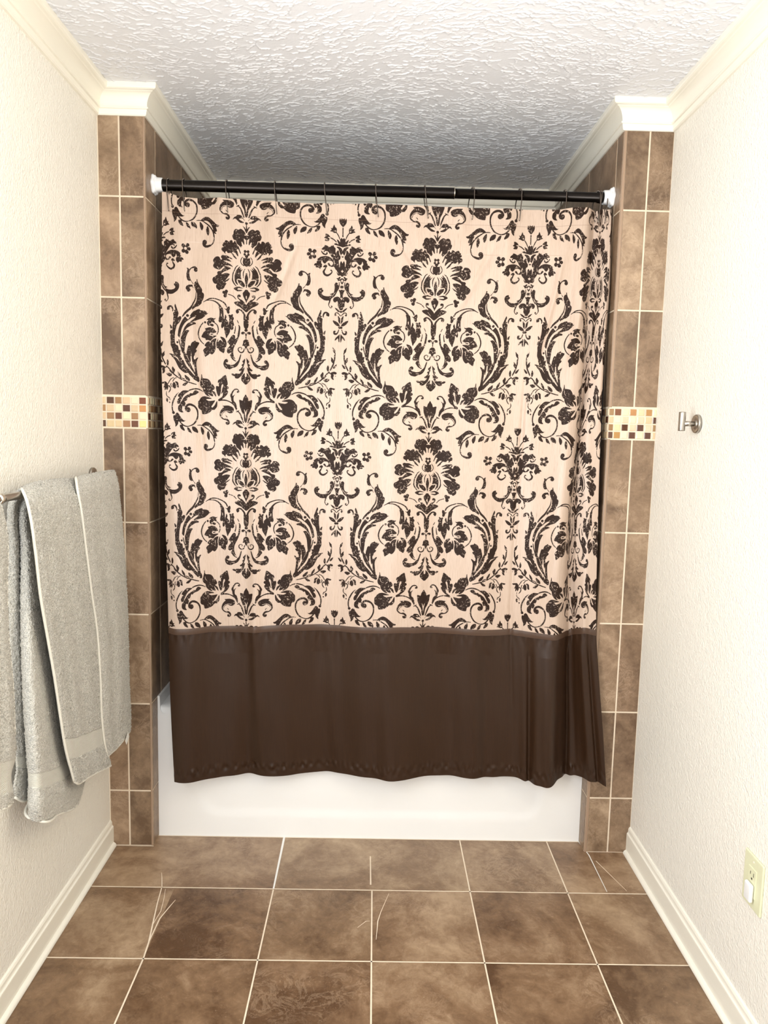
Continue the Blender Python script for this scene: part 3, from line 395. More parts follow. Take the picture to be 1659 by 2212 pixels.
L1 s 188,24,2.2 176,23,2.7 166,25,3 155,31,4 144,38,4.5 134,48,4.5 128,58,4.5 125,68,4.5 124,80,4.5 126,90,5 132,99,5.5 142,105,7 152,107,8 160,103,8 163,96,6
L1 e 125,74,1.2 126,88,1.4 132,97,1.4 138,102,1.2
L1 c 157,94,8
L1 p 148,40 152,47 153,55 150,65 145,72 142,64 142,53 144,46
R5 p 152,104 146,100 141,92 140,84 143,78 145,84 148,77 150,82 152,80
R5 C 153,95,2.8
R5 s 152,108,2.4 151,120,2.7 151,136,2.8
R5 p 112,108 118,110 121,104 124,98 127,106 131,109 132,116 130,123 124,124 118,121 111,119 116,114
R5 C 127,118,2.3
R5 s 131,123,2.5 137,132,3 142,144,2
R5 p 97,128 104,129 110,134 111,138 106,137 104,140 109,141 107,149 100,150 94,148 99,143 92,140 97,136
R5 s 113,140,3.2 122,144,3.2 131,152,3
R1 p 137,86 145,84 152,88 149,80 146,71 153,75 158,82 157,75 162,66 166,74 166,95 158,94 148,91 140,89
R1 c 59,107,5.8
R1 c 74,110,6.3
R1 c 54,119,5.5
R1 c 73,127,6.3
R1 c 61,130,6
R1 c 66,118,8
R1 C 66,118.5,5
R1 e 56,125,2 60,123,1.5
'''
ORG={'L1':(525,470),'L2':(525,570),'L3':(525,670),'L4':(525,770),'L5':(525,860),'R1':(630,470),'R2':(630,570),'R3':(630,670),'R4':(630,770),'R5':(630,860)}
CW,CH=820,1772   # cell raster, half period wide, one period high
def smooth(p,closed,n=4):
    p=np.array(p,float); m=len(p); o=[]
    for i in range(m if closed else m-1):
        g=(lambda k:p[k%m]) if closed else (lambda k:p[min(max(k,0),m-1)])
        a,b,c,d=g(i-1),g(i),g(i+1),g(i+2)
        for t in np.arange(n)/n:
            o.append(.5*((2*b)+(c-a)*t+(2*a-5*b+4*c-d)*t*t+(3*b-a-3*c+d)*t**3))
    if not closed:o.append(p[-1])
    return np.array(o)
def to_cell(q,org):
    x=org[0]+q[:,0]*10/15.08; y=org[1]+q[:,1]*10/15.08
    A=532.3-(y-482.5)*.0036; B=741-(y-475)*.0235
    U=(x-A)/(B-A); V=(y-482.5)/443
    for _ in range(4):
        yy=y-U*(9.3-3.6*V)-482.5
        V=(457.85-np.sqrt(457.85**2-4*15.05*yy))/(2*15.05)
    return np.stack([U*CW,V*CH],1)
def raster(text):
    PAD=120; G=np.zeros((CH+2*400,CW+2*PAD),bool)
    def fill(P,val):
        P=P+[PAD,400]
        x0,y0=np.floor(P.min(0)).astype(int)-1; x1,y1=np.ceil(P.max(0)).astype(int)+2
        x0=max(x0,0);y0=max(y0,0);x1=min(x1,G.shape[1]);y1=min(y1,G.shape[0])
        if x1<=x0 or y1<=y0:return
        X,Y=np.meshgrid(np.arange(x0,x1)+.5,np.arange(y0,y1)+.5)
        ins=np.zeros(X.shape,int); Q=np.roll(P,-1,0)
        for (ax,ay),(bx,by) in zip(P,Q):
            if ay==by: continue
            c=((ay>Y)!=(by>Y)); xc=ax+(Y-ay)*(bx-ax)/(by-ay)
            s=1 if by>ay else -1
            ins+=np.where(c&(X<xc),s,0)
        G[y0:y1,x0:x1][ins!=0]=val
    for L in text.strip().splitlines():
        f=L.split(); org=ORG[f[0]]; k=f[1]; pts=[tuple(map(float,t.split(','))) for t in f[2:]]
        if k=='p': fill(to_cell(smooth(pts,True),org),True)
        elif k in 'cC':
            x,y,r=pts[0]; a=np.linspace(0,2*np.pi,25)[:-1]
            fill(to_cell(np.stack([x+r*np.cos(a),y+r*np.sin(a)],1),org),k=='c')
        else:
            s=smooth(pts,False,5); c=s[:,:2]; w=s[:,2]/2
            t=np.gradient(c,axis=0); t/=np.hypot(t[:,0],t[:,1])[:,None]+1e-9; nrm=np.stack([-t[:,1],t[:,0]],1)
            for i in range(len(c)-1):   # quad by quad, so that tight curls fill
                q=np.array([c[i]+nrm[i]*w[i],c[i+1]+nrm[i+1]*w[i+1],c[i+1]-nrm[i+1]*w[i+1],c[i]-nrm[i]*w[i]])
                fill(to_cell(q,org),k=='s')
                if k=='s' and w[i]>1:
                    a=np.linspace(0,2*np.pi,11)[:-1]; fill(to_cell(np.stack([c[i,0]+w[i]*np.cos(a),c[i,1]+w[i]*np.sin(a)],1),org),True)
    F=np.zeros((CH,CW+2*PAD),bool)
    F|=G[400:400+CH]; F[:400]|=G[400+CH:]; F[-400:]|=G[:400]
    R=F[:,PAD:PAD+CW].copy(); R[:,:PAD]|=F[:,:PAD][:,::-1]; R[:,-PAD:]|=F[:,PAD+CW:][:,::-1]
    return R
def blur(R,r):
    A=R.astype(np.float32)
    for ax in (0,1):
        mode='wrap' if ax==0 else 'reflect'
        pw=[(0,0),(0,0)];pw[ax]=(r,r); P=np.pad(A,pw,mode=mode); cs=np.cumsum(P,axis=ax); 
        z=np.zeros_like(np.take(cs,[0],axis=ax)); cs=np.concatenate([z,cs],axis=ax); n=A.shape[ax]
        A=(np.take(cs,np.arange(n)+2*r+1,axis=ax)-np.take(cs,np.arange(n),axis=ax))/(2*r+1)
    return A

# ------------------------------------------------------------------ room shell
bm = bmesh.new(); box(bm, XL - .12, XL, YN, .0, 0, H)
structure(from_bm('wall_left', bm, M_WALL))
bm = bmesh.new(); box(bm, XR, XR + .12, YN, .0, 0, H)
structure(from_bm('wall_right', bm, M_WALL))
bm = bmesh.new(); box(bm, XL - .12, XR + .12, YN, YB + .12, H, H + .1)
slab = from_bm('ceiling_slab', bm, M_CEIL)
# brushed plaster relief: short raised ridges left by the brush, mostly running across the room
cs = .0021; cX = np.arange(XL - .004, XR + .004, cs); cY = np.arange(-.82, YB + .004, cs)
relief = np.zeros((len(cY), len(cX)), np.float32)
dens = rng.random((14, 16)); 
def dens_at(x, y):
    gx = (x - XL) / (XR - XL) * 14.99; gy = (y + .82) / 1.67 * 12.99
    i, j = int(np.clip(gx, 0, 14)), int(np.clip(gy, 0, 12)); fx, fy = gx - i, gy - j
    return (dens[j, i] * (1 - fx) + dens[j, i + 1] * fx) * (1 - fy) + (dens[j + 1, i] * (1 - fx) + dens[j + 1, i + 1] * fx) * fy
N_ST = 15000
for k in range(N_ST):
    x, y = rng.uniform(XL, XR), rng.uniform(-.82, YB)
    dl = dens_at(x, y)
    if rng.random() > .25 + 1.0 * dl: continue
    ang = rng.normal(.0, .42) + .5 * math.sin(5 * x + 3 * y); L = rng.gamma(2.2, .009) + .004
    w_ = rng.uniform(.0012, .0021); hgt = rng.uniform(.0008, .0030); bend = rng.normal(0, 18)
    m_ = L / 2 + .006
    i0, i1 = np.searchsorted(cX, (x - m_, x + m_)); j0, j1 = np.searchsorted(cY, (y - m_, y + m_))
    if i1 <= i0 or j1 <= j0: continue
    gx, gy = np.meshgrid(cX[i0:i1] - x, cY[j0:j1] - y)
    u_ = gx * math.cos(ang) + gy * math.sin(ang); v_ = -gx * math.sin(ang) + gy * math.cos(ang) - bend * u_ * u_ + .0012 * np.sin(u_ * 420 + k)
    e_ = np.clip((L / 2 - np.abs(u_)) / .004, 0, 1)
    r_ = hgt * e_ * np.exp(-(v_ / w_) ** 2)
    relief[j0:j1, i0:i1] = np.maximum(relief[j0:j1, i0:i1], r_)
gx, gy = np.meshgrid(cX, cY)
P = np.stack([gx, gy, H - .0002 - relief], -1)
ceil_o = structure(put('ceiling', grid_mesh('ceiling', P[::-1]), M_CEIL)); slab.parent = ceil_o

# --- tiled surfaces: one mesh per wall, each tile a raised, chamfered plate on a grout bed
LT, TAN, MD, DK, PEACH = (230, 216, 184), (212, 186, 150), (156, 118, 82), (88, 54, 38), (228, 200, 164)
class Tiles:
    """rects in (u, w) on the plane o + u*U + w*Z, raised along N"""
    def __init__(s, o, U, V, N):
        s.o, s.U, s.V, s.N = Vector(o), Vector(U), Vector(V), Vector(N); s.bm = bmesh.new()
        s.col = s.bm.loops.layers.float_color.new('tile')
    def P(s, u, w, h): return s.o + s.U * u + s.V * w + s.N * h
    def quad(s, pts, mi, col):
        f = s.bm.faces.new([s.bm.verts.new(p) for p in pts]); f.material_index = mi
        for l in f.loops: l[s.col] = (*col, 1)
        return f
    def plate(s, u0, u1, w0, w1, mi, col=None, h=.0018, c=.0012):
        col = col or (random.random(), random.random(), random.random())
        a = [(u0, w0), (u1, w0), (u1, w1), (u0, w1)]
        b = [(u0 + c, w0 + c), (u1 - c, w0 + c), (u1 - c, w1 - c), (u0 + c, w1 - c)]
        A0 = [s.P(u, w, -.002) for u, w in a]; A = [s.P(u, w, h - c * .7) for u, w in a]; B = [s.P(u, w, h) for u, w in b]
        vs0 = [s.bm.verts.new(p) for p in A0]; va = [s.bm.verts.new(p) for p in A]; vb = [s.bm.verts.new(p) for p in B]
        fs = [s.bm.faces.new(vb)]
        for k in range(4):
            fs.append(s.bm.faces.new((va[k], va[(k + 1) % 4], vb[(k + 1) % 4], vb[k])))
            fs.append(s.bm.faces.new((vs0[k], vs0[(k + 1) % 4], va[(k + 1) % 4], va[k])))
        for f in fs:
            f.material_index = mi
            for l in f.loops: l[s.col] = (*col, 1)
    def done(s, name, mats):
        bmesh.ops.recalc_face_normals(s.bm, faces=s.bm.faces)
        return structure(from_bm(name, s.bm, mats))
ZR = [0, .1968, .5016, .8064, 1.1112, 1.416, 1.5181, 1.8229, 2.1277, 2.40]
def mosaic(T, us, g, pat=None, flip=False):
    """us: grout centres; four rows of small squares in the band"""
    z0, z1 = ZR[5], ZR[6]; n = (z1 - z0 - .004) / 4
    for r in range(4):
        for c in range(len(us) - 1):
            if us[c + 1] - us[c] < g + .001: continue
            k = pat[r][c] if pat and c < len(pat[r]) else random.choice([LT, TAN, MD, DK, LT, PEACH, DK, MD])
            col = [x * random.uniform(.95, 1.04) for x in lin(*k)[:3]]
            zt = z1 - .003 - r * n
            T.plate(us[c] + g / 2, us[c + 1] - g / 2, zt - n + g / 2, zt - g / 2, 2, col, h=.0022)
def tile_wall(T, cuts, g, gh=.0055):
    for a, b in zip(cuts, cuts[1:]):
        for k in range(len(ZR) - 1):
            if k == 5 or b - a < g: continue
            z0, z1 = ZR[k], ZR[k + 1]
            T.plate(a + g / 2, b - g / 2, z0 + gh / 2, z1 - gh / 2, 1)
TM = [M_GROUT, M_TILE, M_MOS, M_EDGE]
# left pillar, front face
T = Tiles((XL, 0, 0), (1, 0, 0), (0, 0, 1), (0, -1, 0)); wL = AL - XL
for f in box(T.bm, XL, AL, 0.0002, YB + .12, 0, H): pass
tile_wall(T, [.0005, .0665, wL - .002], .0055)
T.plate(wL - .0045, wL + .0008, 0, ZR[5], 3, h=.0018, c=.001); T.plate(wL - .0045, wL + .0008, ZR[6], 2.37, 3, h=.0018, c=.001)
mosaic(T, [0, .0131, .0396, .0638, .0905, .1161, .1411], .0046,
       [[TAN, DK, MD, TAN, LT, (118, 66, 42)], [MD, TAN, LT, DK, TAN, (190, 140, 84)], [TAN, MD, (104, 60, 44), LT, MD, LT], [DK, TAN, TAN, MD, (104, 60, 44), (234, 206, 140)]])
T.done('wall_front_left', TM)
# left alcove side
T = Tiles((AL, 0, 0), (0, 1, 0), (0, 0, 1), (1, 0, 0))
T.quad([(AL + .0002, .001, 0), (AL + .0002, YB, 0), (AL + .0002, YB, H), (AL + .0002, .001, H)], 0, (0, 0, 0))
tile_wall(T, [.002, .1062, .425, .744, YB], .008, .0045)
mosaic(T, [.002 + .0258 * k for k in range(33)], .004)
T.done('wall_alcove_left', TM)
# right pillar, front face
T = Tiles((AR, 0, 0), (1, 0, 0), (0, 0, 1), (0, -1, 0)); wR = XR - AR
box(T.bm, AR, XR, 0.0002, YB + .12, 0, H)
tile_wall(T, [.0062, .0795, wR + .001], .0055)
T.plate(-.0008, .0082, 0, ZR[5], 3, h=.0018, c=.0015); T.plate(-.0008, .0082, ZR[6], 2.37, 3, h=.0018, c=.0015)
mosaic(T, [-.001, .0169, .0409, .0649, .0903, .1158, .1406, wR + .001], .0046,
       [[MD, (120, 72, 44), (240, 222, 180), (186, 136, 84), PEACH, (176, 132, 82), LT], [TAN, LT, PEACH, LT, PEACH, TAN, DK],
        [MD, (238, 206, 160), DK, PEACH, DK, PEACH, MD], [DK, (178, 128, 74), LT, DK, LT, DK, TAN]])
T.done('wall_front_right', TM)
T = Tiles((AR, 0, 0), (0, 1, 0), (0, 0, 1), (-1, 0, 0))
T.quad([(AR - .0002, .001, 0), (AR - .0002, YB, 0), (AR - .0002, YB, H), (AR - .0002, .001, H)], 0, (0, 0, 0))
tile_wall(T, [.002, .0625, .3675, .6725, YB], .008, .0045)
mosaic(T, [.002 + .0258 * k for k in range(33)], .004)
T.done('wall_alcove_right', TM)
T = Tiles((AL, YB, 0), (1, 0, 0), (0, 0, 1), (0, -1, 0))
box(T.bm, AL, AR, YB + .0002, YB + .12, 0, H)
tile_wall(T, [0, .28, .585, .89, 1.195, AR - AL], .004, .0045)
T.done('wall_alcove_back', TM)

# --- floor: large tiles, then the grout lines as the photo shows them (some run out or fork)
T = Tiles((0, 0, 0), (1, 0, 0), (0, 1, 0), (0, 0, 1))
box(T.bm, XL - .12, XR + .12, YN, YB + .12, -.1, -.002)
X2, TF_, Y1 = .0111, .30652, -.2273
xs = [XL - .01] + [X2 + k * TF_ for k in (-2, -1, 0, 1, 2)] + [XR + .01]
ys = [YB, Y1] + [Y1 - TF_ * k for k in range(1, 11)]
for j in range(len(ys) - 1):
    xx = xs if j else [xs[0], xs[2], xs[4], xs[5], xs[6]]
    for i in range(len(xx) - 1):
        c = (random.random(), random.random(), random.random())
        T.quad([(xx[i], ys[j + 1], 0), (xx[i + 1], ys[j + 1], 0), (xx[i + 1], ys[j], 0), (xx[i], ys[j], 0)], 1, c)
def line(pts, w, h=.0006, mi=0):
    pts = [Vector((*p, 0)) for p in pts]; w = w if isinstance(w, list) else [w] * len(pts); L = []
    for i, p in enumerate(pts):
        d = (pts[min(i + 1, len(pts) - 1)] - pts[max(i - 1, 0)]).normalized(); n = Vector((-d.y, d.x, 0)) * w[i] / 2
        L.append((p + n + Vector((0, 0, h)), p - n + Vector((0, 0, h))))
    for (a, b), (c, d) in zip(L, L[1:]): T.quad([b, d, c, a], mi, (0, 0, 0))
G = .0042
for y in ys[1:]: line([(XL, y), (XR, y)], G)
for k in (-1, 0, 1, 2): line([(X2 + k * TF_, YN), (X2 + k * TF_, Y1)], G)
line([(X2 - 2 * TF_, YN), (-.602, -.532), (-.607, -.47), (-.619, -.393), (-.633, -.301), (-.642, -.225), (-.655, -.18), (-.664, -.152)], [G, G, G, .004, .0032, .003, .0024, .0012])
line([(-.607, -.47), (-.6055, -.373), (-.592, -.32), (-.583, -.287)], [.003, .0034, .003, .0015], .0007)
line([(-.618, -.40), (-.612, -.34), (-.618, -.29), (-.628, -.235)], [.002, .002, .0016, .001], .0005)
line([(X2 - TF_, Y1), (-.2965, -.1), (-.298, .0636)], [.0050, .0062, .0075], .0008, 2)
line([(.007, -.20), (.005, -.045)], [.0044, .0034])
for k in (1, 2): line([(X2 + k * TF_, Y1), (X2 + k * TF_ + .001, .0636)], G)
line([(.064, -.241), (.038, -.33), (.029, -.37), (.024, -.448)], [.001, .002, .003, .0012], .0005)
line([(-.03, -.40), (-.006, -.372), (.006, -.37)], [.001, .0022, .0012], .0005)
line([(XL, -.004), (AL + .004, -.004)], .004, .0008)
line([(AR - .002, .0636), (.752, -.02), (.7505, -.219)], [.004, .0035, .002], .0008, 2)
line([(.766, -.053), (.815, -.213)], [.0028, .0018], .0007)
line([(AL, YT - .003), (AR, YT - .003)], .004, .0007)
M_CAULK = plain('white_caulk', (240, 238, 234), .5)
floor = T.done('floor', [M_GROUT, M_FTILE, M_CAULK])

# --- crown moulding swept round the room with mitred corners
def sweep(path, prof, name, mat, smooth=False):
    bm = bmesh.new(); n = len(path); rings = []
    for i, p in enumerate(path):
        p = Vector(p); ns = []
        if i > 0: d = (p - Vector(path[i - 1])).normalized(); ns.append(Vector((d.y, -d.x)))
        if i < n - 1: d = (Vector(path[i + 1]) - p).normalized(); ns.append(Vector((d.y, -d.x)))
        m = ns[0] if len(ns) == 1 else (ns[0] + ns[1]) / (1 + ns[0].dot(ns[1]))
        rings.append([bm.verts.new((p.x + m.x * a, p.y + m.y * a, z)) for a, z in prof])
    k = len(prof)
    for A, B in zip(rings, rings[1:]):
        for j in range(k): bm.faces.new((A[j], A[(j + 1) % k], B[(j + 1) % k], B[j]))
    bm.faces.new(rings[0]); bm.faces.new(rings[-1][::-1])
    bmesh.ops.recalc_face_normals(bm, faces=bm.faces)
    return structure(from_bm(name, bm, mat))
cove = [(.0135 + .0265 * (1 - math.cos(t * PI / 2)), ZC + .0245 + .0345 * math.sin(t * PI / 2)) for t in [k / 12 for k in range(12)]]
prof = [(-.001, H), (-.001, ZC), (.0065, ZC), (.0095, ZC + .0035), (.0122, ZC + .0165), (.0168, ZC + .0175), (.0182, ZC + .0195), (.0172, ZC + .0222), (.0130, ZC + .0230)] + \
       cove + [(.0395, ZC + .0605), (.0462, ZC + .0612), (.0500, ZC + .0632), (.0520, ZC + .0668), (.0522, H)]
sweep([(XL, YN), (XL, 0), (AL, 0), (AL, YB), (AR, YB), (AR, 0), (XR, 0), (XR, YN)], prof, 'trim_1', M_TRIM)
bprof = [(-.001, 0), (.012, 0), (.012, .066), (.0115, .069), (.0085, .072), (.0075, .076), (.0072, .083), (.005, .0885), (.0015, .0905), (-.001, .0905)]
sweep([(XL, YN), (XL, -.001)], bprof, 'baseboard_left', M_TRIM)
sweep([(XR, -.001), (XR, YN)], [(a, z * 1.05) for a, z in bprof], 'baseboard_right', M_TRIM)
qprof = [(.0105, 0)] + [(.0115 + .011 * math.cos(a), .001 + .013 * math.sin(a)) for a in [k * PI / 16 for k in range(9)]]
qprof.append((.0105, .014))
sweep([(XL, YN), (XL, -.006)], qprof, 'trim_2', M_TRIM)
sweep([(XR, -.006), (XR, YN)], qprof, 'trim_3', M_TRIM)

# ------------------------------------------------------------------ bathtub
M_TUB = plain('tub_enamel', (243, 242, 240), .16, 0, Coat_Weight=.3)
tub = thing('bathtub', 'glossy white alcove bathtub behind the hanging shower curtain', 'bathtub', (0, YT, 0))
ap, rimh = [], .462
nx, nz = 220, 90
X = np.linspace(AL + .0015, AR - .0015, nx); Z = np.linspace(0, rimh, nz)
XX, ZZ = np.meshgrid(X, Z)
# recessed rounded panel: signed distance to a rounded box whose sides lean in towards the floor
cx, hw, hz, cz, rr = .005, .64, .19, .265, .06
qx = np.abs(XX - cx) - (hw - (.40 - ZZ).clip(0) * .16) + rr; qz = np.abs(ZZ - cz) - hz + rr
sd = np.hypot(qx.clip(0), qz.clip(0)) + np.minimum(np.maximum(qx, qz), 0) - rr
tt = ((-sd + .006) / .040).clip(0, 1); dep = .0042 * tt * tt * (3 - 2 * tt)
YY = YT + dep + .010 * ((ZZ - (rimh - .03)).clip(0) / .03) ** 2
P = np.stack([XX, YY, ZZ], -1) - np.array([0, YT, 0])
me = grid_mesh('apron', P[:, ::-1]); put('apron', me, M_TUB, tub)
def rrect(x0, x1, y0, y1, r, z, n=8):
    o = []
    for (cx_, cy_, a0) in ((x1 - r, y1 - r, 0), (x0 + r, y1 - r, 90), (x0 + r, y0 + r, 180), (x1 - r, y0 + r, 270)):
        for k in range(n + 1):
            a = math.radians(a0 + 90 * k / n); o.append((cx_ + r * math.cos(a), cy_ + r * math.sin(a), z))
    return o
bm = bmesh.new(); loops = []
for d, z, r in ((0, rimh, .004), (.004, rimh + .004, .006), (.055, rimh + .004, .07), (.066, rimh - .006, .09), (.10, .25, .12), (.13, .12, .14), (.20, .08, .16)):
    y0 = .008 + d if d < .01 else .008 + d + .02
    loops.append([bm.verts.new((x, y, z_)) for x, y, z_ in rrect(AL + .0015 + d * 1.2, AR - .0015 - d * 1.2, y0, YB - YT - .003 - d, r, z)])
for A, B in zip(loops, loops[1:]):
    for k in range(len(A)): bm.faces.new((A[k], A[(k + 1) % len(A)], B[(k + 1) % len(A)], B[k]))
bm.faces.new(loops[-1]); bmesh.ops.recalc_face_normals(bm, faces=bm.faces)
for f in bm.faces: f.normal_flip() if f.normal.z < -.1 else None
from_bm('basin', bm, M_TUB, tub, True)
# raised end lips against the tiled side walls
for s, x0 in ((1, AL + .0015), (-1, AR - .0015)):
    bm = bmesh.new(); pr = [(0, .0), (.007, .0), (.008, .04), (.0085, -.0)]
    out = []
    for k in range(9):
        a = k / 8 * PI / 2; out.append((.008 + .020 * (1 - math.sin(a)), .435 + .0 + .020 * (1 - math.cos(a)) + .008))
    shape = [(0, .30), (.028, .30), (.028, .443)] + out[1:] + [(.0075, .502), (.006, .505), (0, .505)]
    for yy in (.001, YB - YT - .004):
        shape3 = [(x0 + s * a, yy, z) for a, z in shape]
        if yy < .1: A = [bm.verts.new(p) for p in shape3]
        else: B = [bm.verts.new(p) for p in shape3]
    for k in range(len(A)): bm.faces.new((A[k], A[(k + 1) % len(A)], B[(k + 1) % len(A)], B[k]))
    bm.faces.new(A); bm.faces.new(B[::-1]); bmesh.ops.recalc_face_normals(bm, faces=bm.faces)
    from_bm('end_lip', bm, M_TUB, tub)

# ------------------------------------------------------------------ curtain rod
YR, ZRD = .080, 2.1895
M_ROD = plain('oil_rubbed_bronze', (34, 29, 26), .24, .8)
M_CAP = plain('white_plastic', (240, 241, 243), .35)
M_STEEL = plain('dark_steel_wire', (128, 118, 110), .25, 1.0)
rod = thing('curtain_rod', 'dark bronze tension rod spanning the tub alcove', 'curtain rod', (0, YR, ZRD))
bm = bmesh.new(); lathe(bm, [(-.722, .0205), (-.716, .0205), (-.70, .0185), (-.688, .0172), (-.684, .0168), (.2255, .0168), (.2272, .0172), (.2288, .0172), (.2292, .0158)], (0, 0, 0), (1, 0, 0))
from_bm('outer_tube', bm, M_ROD, rod, True)
bm = bmesh.new(); lathe(bm, [(.2200, .0150), (.688, .0150), (.690, .0172), (.697, .0172), (.699, .0185), (.703, .0185), (.705, .0168), (.717, .0165), (.719, .0188), (.724, .0188)], (0, 0, -.0005), (1, 0, 0))
from_bm('inner_tube', bm, M_ROD, rod, True)
bm = bmesh.new(); lathe(bm, [(.2268, .0174), (.2290, .0174)], (0, 0, 0), (1, 0, 0))
from_bm('joint_ring', bm, plain('bare_metal_ring', (190, 180, 165), .3, 1), rod)
def end_cap(s, x):
    bm = bmesh.new()
    pr = [(0, .030), (.004, .0305), (.006, .028), (.010, .0275), (.013, .0225), (.030, .0215), (.031, .0190)]
    n = 64; rings = []
    for tt_, r in pr:
        ring = []
        for k in range(n):
            a = 2 * PI * k / n; w = 1 + (.07 * math.cos(6 * a) if tt_ < .011 else .02 * math.cos(6 * a))
            ring.append(bm.verts.new((x + s * tt_, r * w * math.cos(a), r * w * math.sin(a))))
        rings.append(ring)
    for A, B in zip(rings, rings[1:]):
        for k in range(n): bm.faces.new((A[k], A[(k + 1) % n], B[(k + 1) % n], B[k]))
    bm.faces.new(rings[0]); bm.faces.new(rings[-1]); bmesh.ops.recalc_face_normals(bm, faces=bm.faces)
    from_bm('end_cap', bm, M_CAP, rod)
end_cap(1, AL + .0022); end_cap(-1, AR - .0022)

# ------------------------------------------------------------------ curtain hooks
hx = [-.6872, -.6385, -.5013, -.3475, -.1889, -.0256, .1321, .2856, .438, .5831, .6895, .7035, .7165]
lab = ['nearest the left wall, over the curtain corner', 'second from the left end of the rod', 'third from the left end of the rod',
       'fourth from the left end of the rod', 'fifth from the left end of the rod', 'at the middle of the rod', 'just left of the rod joint ring',
       'just right of the rod joint ring', 'fifth from the right end of the rod', 'fourth from the right end of the rod',
       'third from the right, in the bunch at the rod end', 'second from the right, in the bunch at the rod end', 'last on the right beside the white cap']
def hook_meshes():
    fr = []
    r = .0182
    fr.append((.010, -.0290, -.088)); fr.append((.0088, -.0300, -.080)); fr.append((.006, -.0262, -.055)); fr.append((.002, -.0225, -.022))
    for k in range(0, 11):
        a = PI + .25 - (PI + .1) * k / 10; fr.append((0 - .0008 * math.sin(a), r * math.cos(a), r * math.sin(a) + .0008))
    fr += [(.003, .0195, -.022), (.006, .017, -.045), (.008, .004, -.066), (.009, -.009, -.078)]
    return fr
bm = bmesh.new(); tube(bm, hook_meshes(), .0017, 8); me_w = bpy.data.meshes.new('wire'); bm.to_mesh(me_w); bm.free(); me_w.materials.append(M_STEEL)
me_w.polygons.foreach_set('use_smooth', [True] * len(me_w.polygons))
bm = bmesh.new()
for k in range(5):
    a = PI / 2 + (k - 2) * .32
    bmesh.ops.create_uvsphere(bm, u_segments=12, v_segments=8, radius=.0026, matrix=Matrix.Translation((0, .0192 * math.cos(a), .0192 * math.sin(a) + .0006)))
me_b = bpy.data.meshes.new('roller_beads'); bm.to_mesh(me_b); bm.free(); me_b.materials.append(M_STEEL)
me_b.polygons.foreach_set('use_smooth', [True] * len(me_b.polygons))
hook0 = thing('curtain_hook', '', 'curtain hook', (0, 0, 0), 'roller hooks holding the shower curtain')
for nm, mm in (('wire', me_w), ('roller_beads', me_b)):
    o = bpy.data.objects.new(nm, mm); C.objects.link(o); o.parent = hook0
for i, x in enumerate(hx):
    if i == 0: h = hook0
    else:
        h = hook0.copy(); C.objects.link(h)
        for ch in hook0.children:
            c = ch.copy(); C.objects.link(c); c.parent = h
    h.location = (x, YR, ZRD - (.001 if x > .229 else 0))
    h.rotation_euler = (0, 0, (-.05, .0, -.02, .03, .05, .04, .08, .3, .25, .15, .3, -.25, .1)[i])
    if x > .2: h.scale = (-1, 1, 1)
    h['label'] = 'dark wire roller hook ' + lab[i]

# ------------------------------------------------------------------ shower curtain
def hermite(xs, V, q):
    """smooth interpolation of V (n, ...) given at xs, at q"""
    xs = np.asarray(xs, float); V = np.asarray(V, float)
    d = np.diff(xs); s = np.diff(V, axis=0) / d.reshape(-1, *([1] * (V.ndim - 1)))
    m = np.empty_like(V); m[0] = s[0]; m[-1] = s[-1]
    dd = d.reshape(-1, *([1] * (V.ndim - 1)))
    m[1:-1] = (s[:-1] * dd[1:] + s[1:] * dd[:-1]) / (dd[1:] + dd[:-1])
    k = np.clip(np.searchsorted(xs, q, side='right') - 1, 0, len(xs) - 2)
    t_ = ((q - xs[k]) / d[k]).reshape(-1, *([1] * (V.ndim - 1))); hh = dd[k]
    return (2*t_**3-3*t_**2+1)*V[k] + (t_**3-2*t_**2+t_)*hh*m[k] + (-2*t_**3+3*t_**2)*V[k+1] + (t_**3-t_**2)*hh*m[k+1]
CPA = np.array(CP)
def cloth(uq, vq):
    R = hermite(CV, CPA, vq)                       # rows
    return hermite(CU, R.transpose(1, 0, 2), uq).transpose(1, 0, 2)
def wrinkle(U, V):
    x, z = U * .295, V * .63
    w = .0026 * np.sin(x * 31 + 1.3 * np.sin(z * 3.1)) * (.4 + .6 * (V > .1)) + .0012 * np.sin(x * 67 - 2.1 * z + 2 * np.sin(z * 5))
    w += .0014 * np.sin(7 * z + 13 * x + 2.2 * np.sin(4.2 * x)) + .0006 * np.sin(23 * z - 17 * x)
    # the cloth sags between the hooks and pulls up to them in soft drapes
    hk_ = np.array([.05, .61, 1.12, 1.62, 2.1, 2.6, 3.08, 3.55]) * .295 - .10
    top = np.exp(-(z + .07).clip(0) / .16)
    for c in hk_: w -= .0075 * top * np.exp(-((x - c) / (.016 + .10 * (z + .07).clip(0))) ** 2)
    # diagonal pulls and a few long vertical creases
    for (x0, z0, x1, z1, d, a) in ((.17, .02, .06, .30, .010, .005), (.45, .0, .60, .22, .012, .005), (.78, .02, .66, .25, .012, .004), (1.0, .05, .93, .42, .010, .006), (1.12, .0, 1.03, .5, .013, .006), (-.19, .1, -.14, .9, .012, .004), (.02, .1, .03, 1.35, .016, .006), (.90, .3, .895, 1.3, .008, .005), (.30, .5, .31, 1.3, .02, .004), (.62, .6, .60, 1.3, .02, .004)):
        t_ = ((z - z0) / (z1 - z0)); cx_ = x0 + (x1 - x0) * t_; f = np.clip(t_ * 4, 0, 1) * np.clip((1 - t_) * 4, 0, 1) if z1 < 1 else np.clip(t_ * 4, 0, 1)
        w += a * f * np.exp(-((x - cx_) / d) ** 2) * (1 if a < .0055 else -1)
    return w
CELL = blur(raster(DAMASK), 2)
uq = np.linspace(-.95, 4.6, 1180); vq = np.linspace(-.116, 2.035, 980)
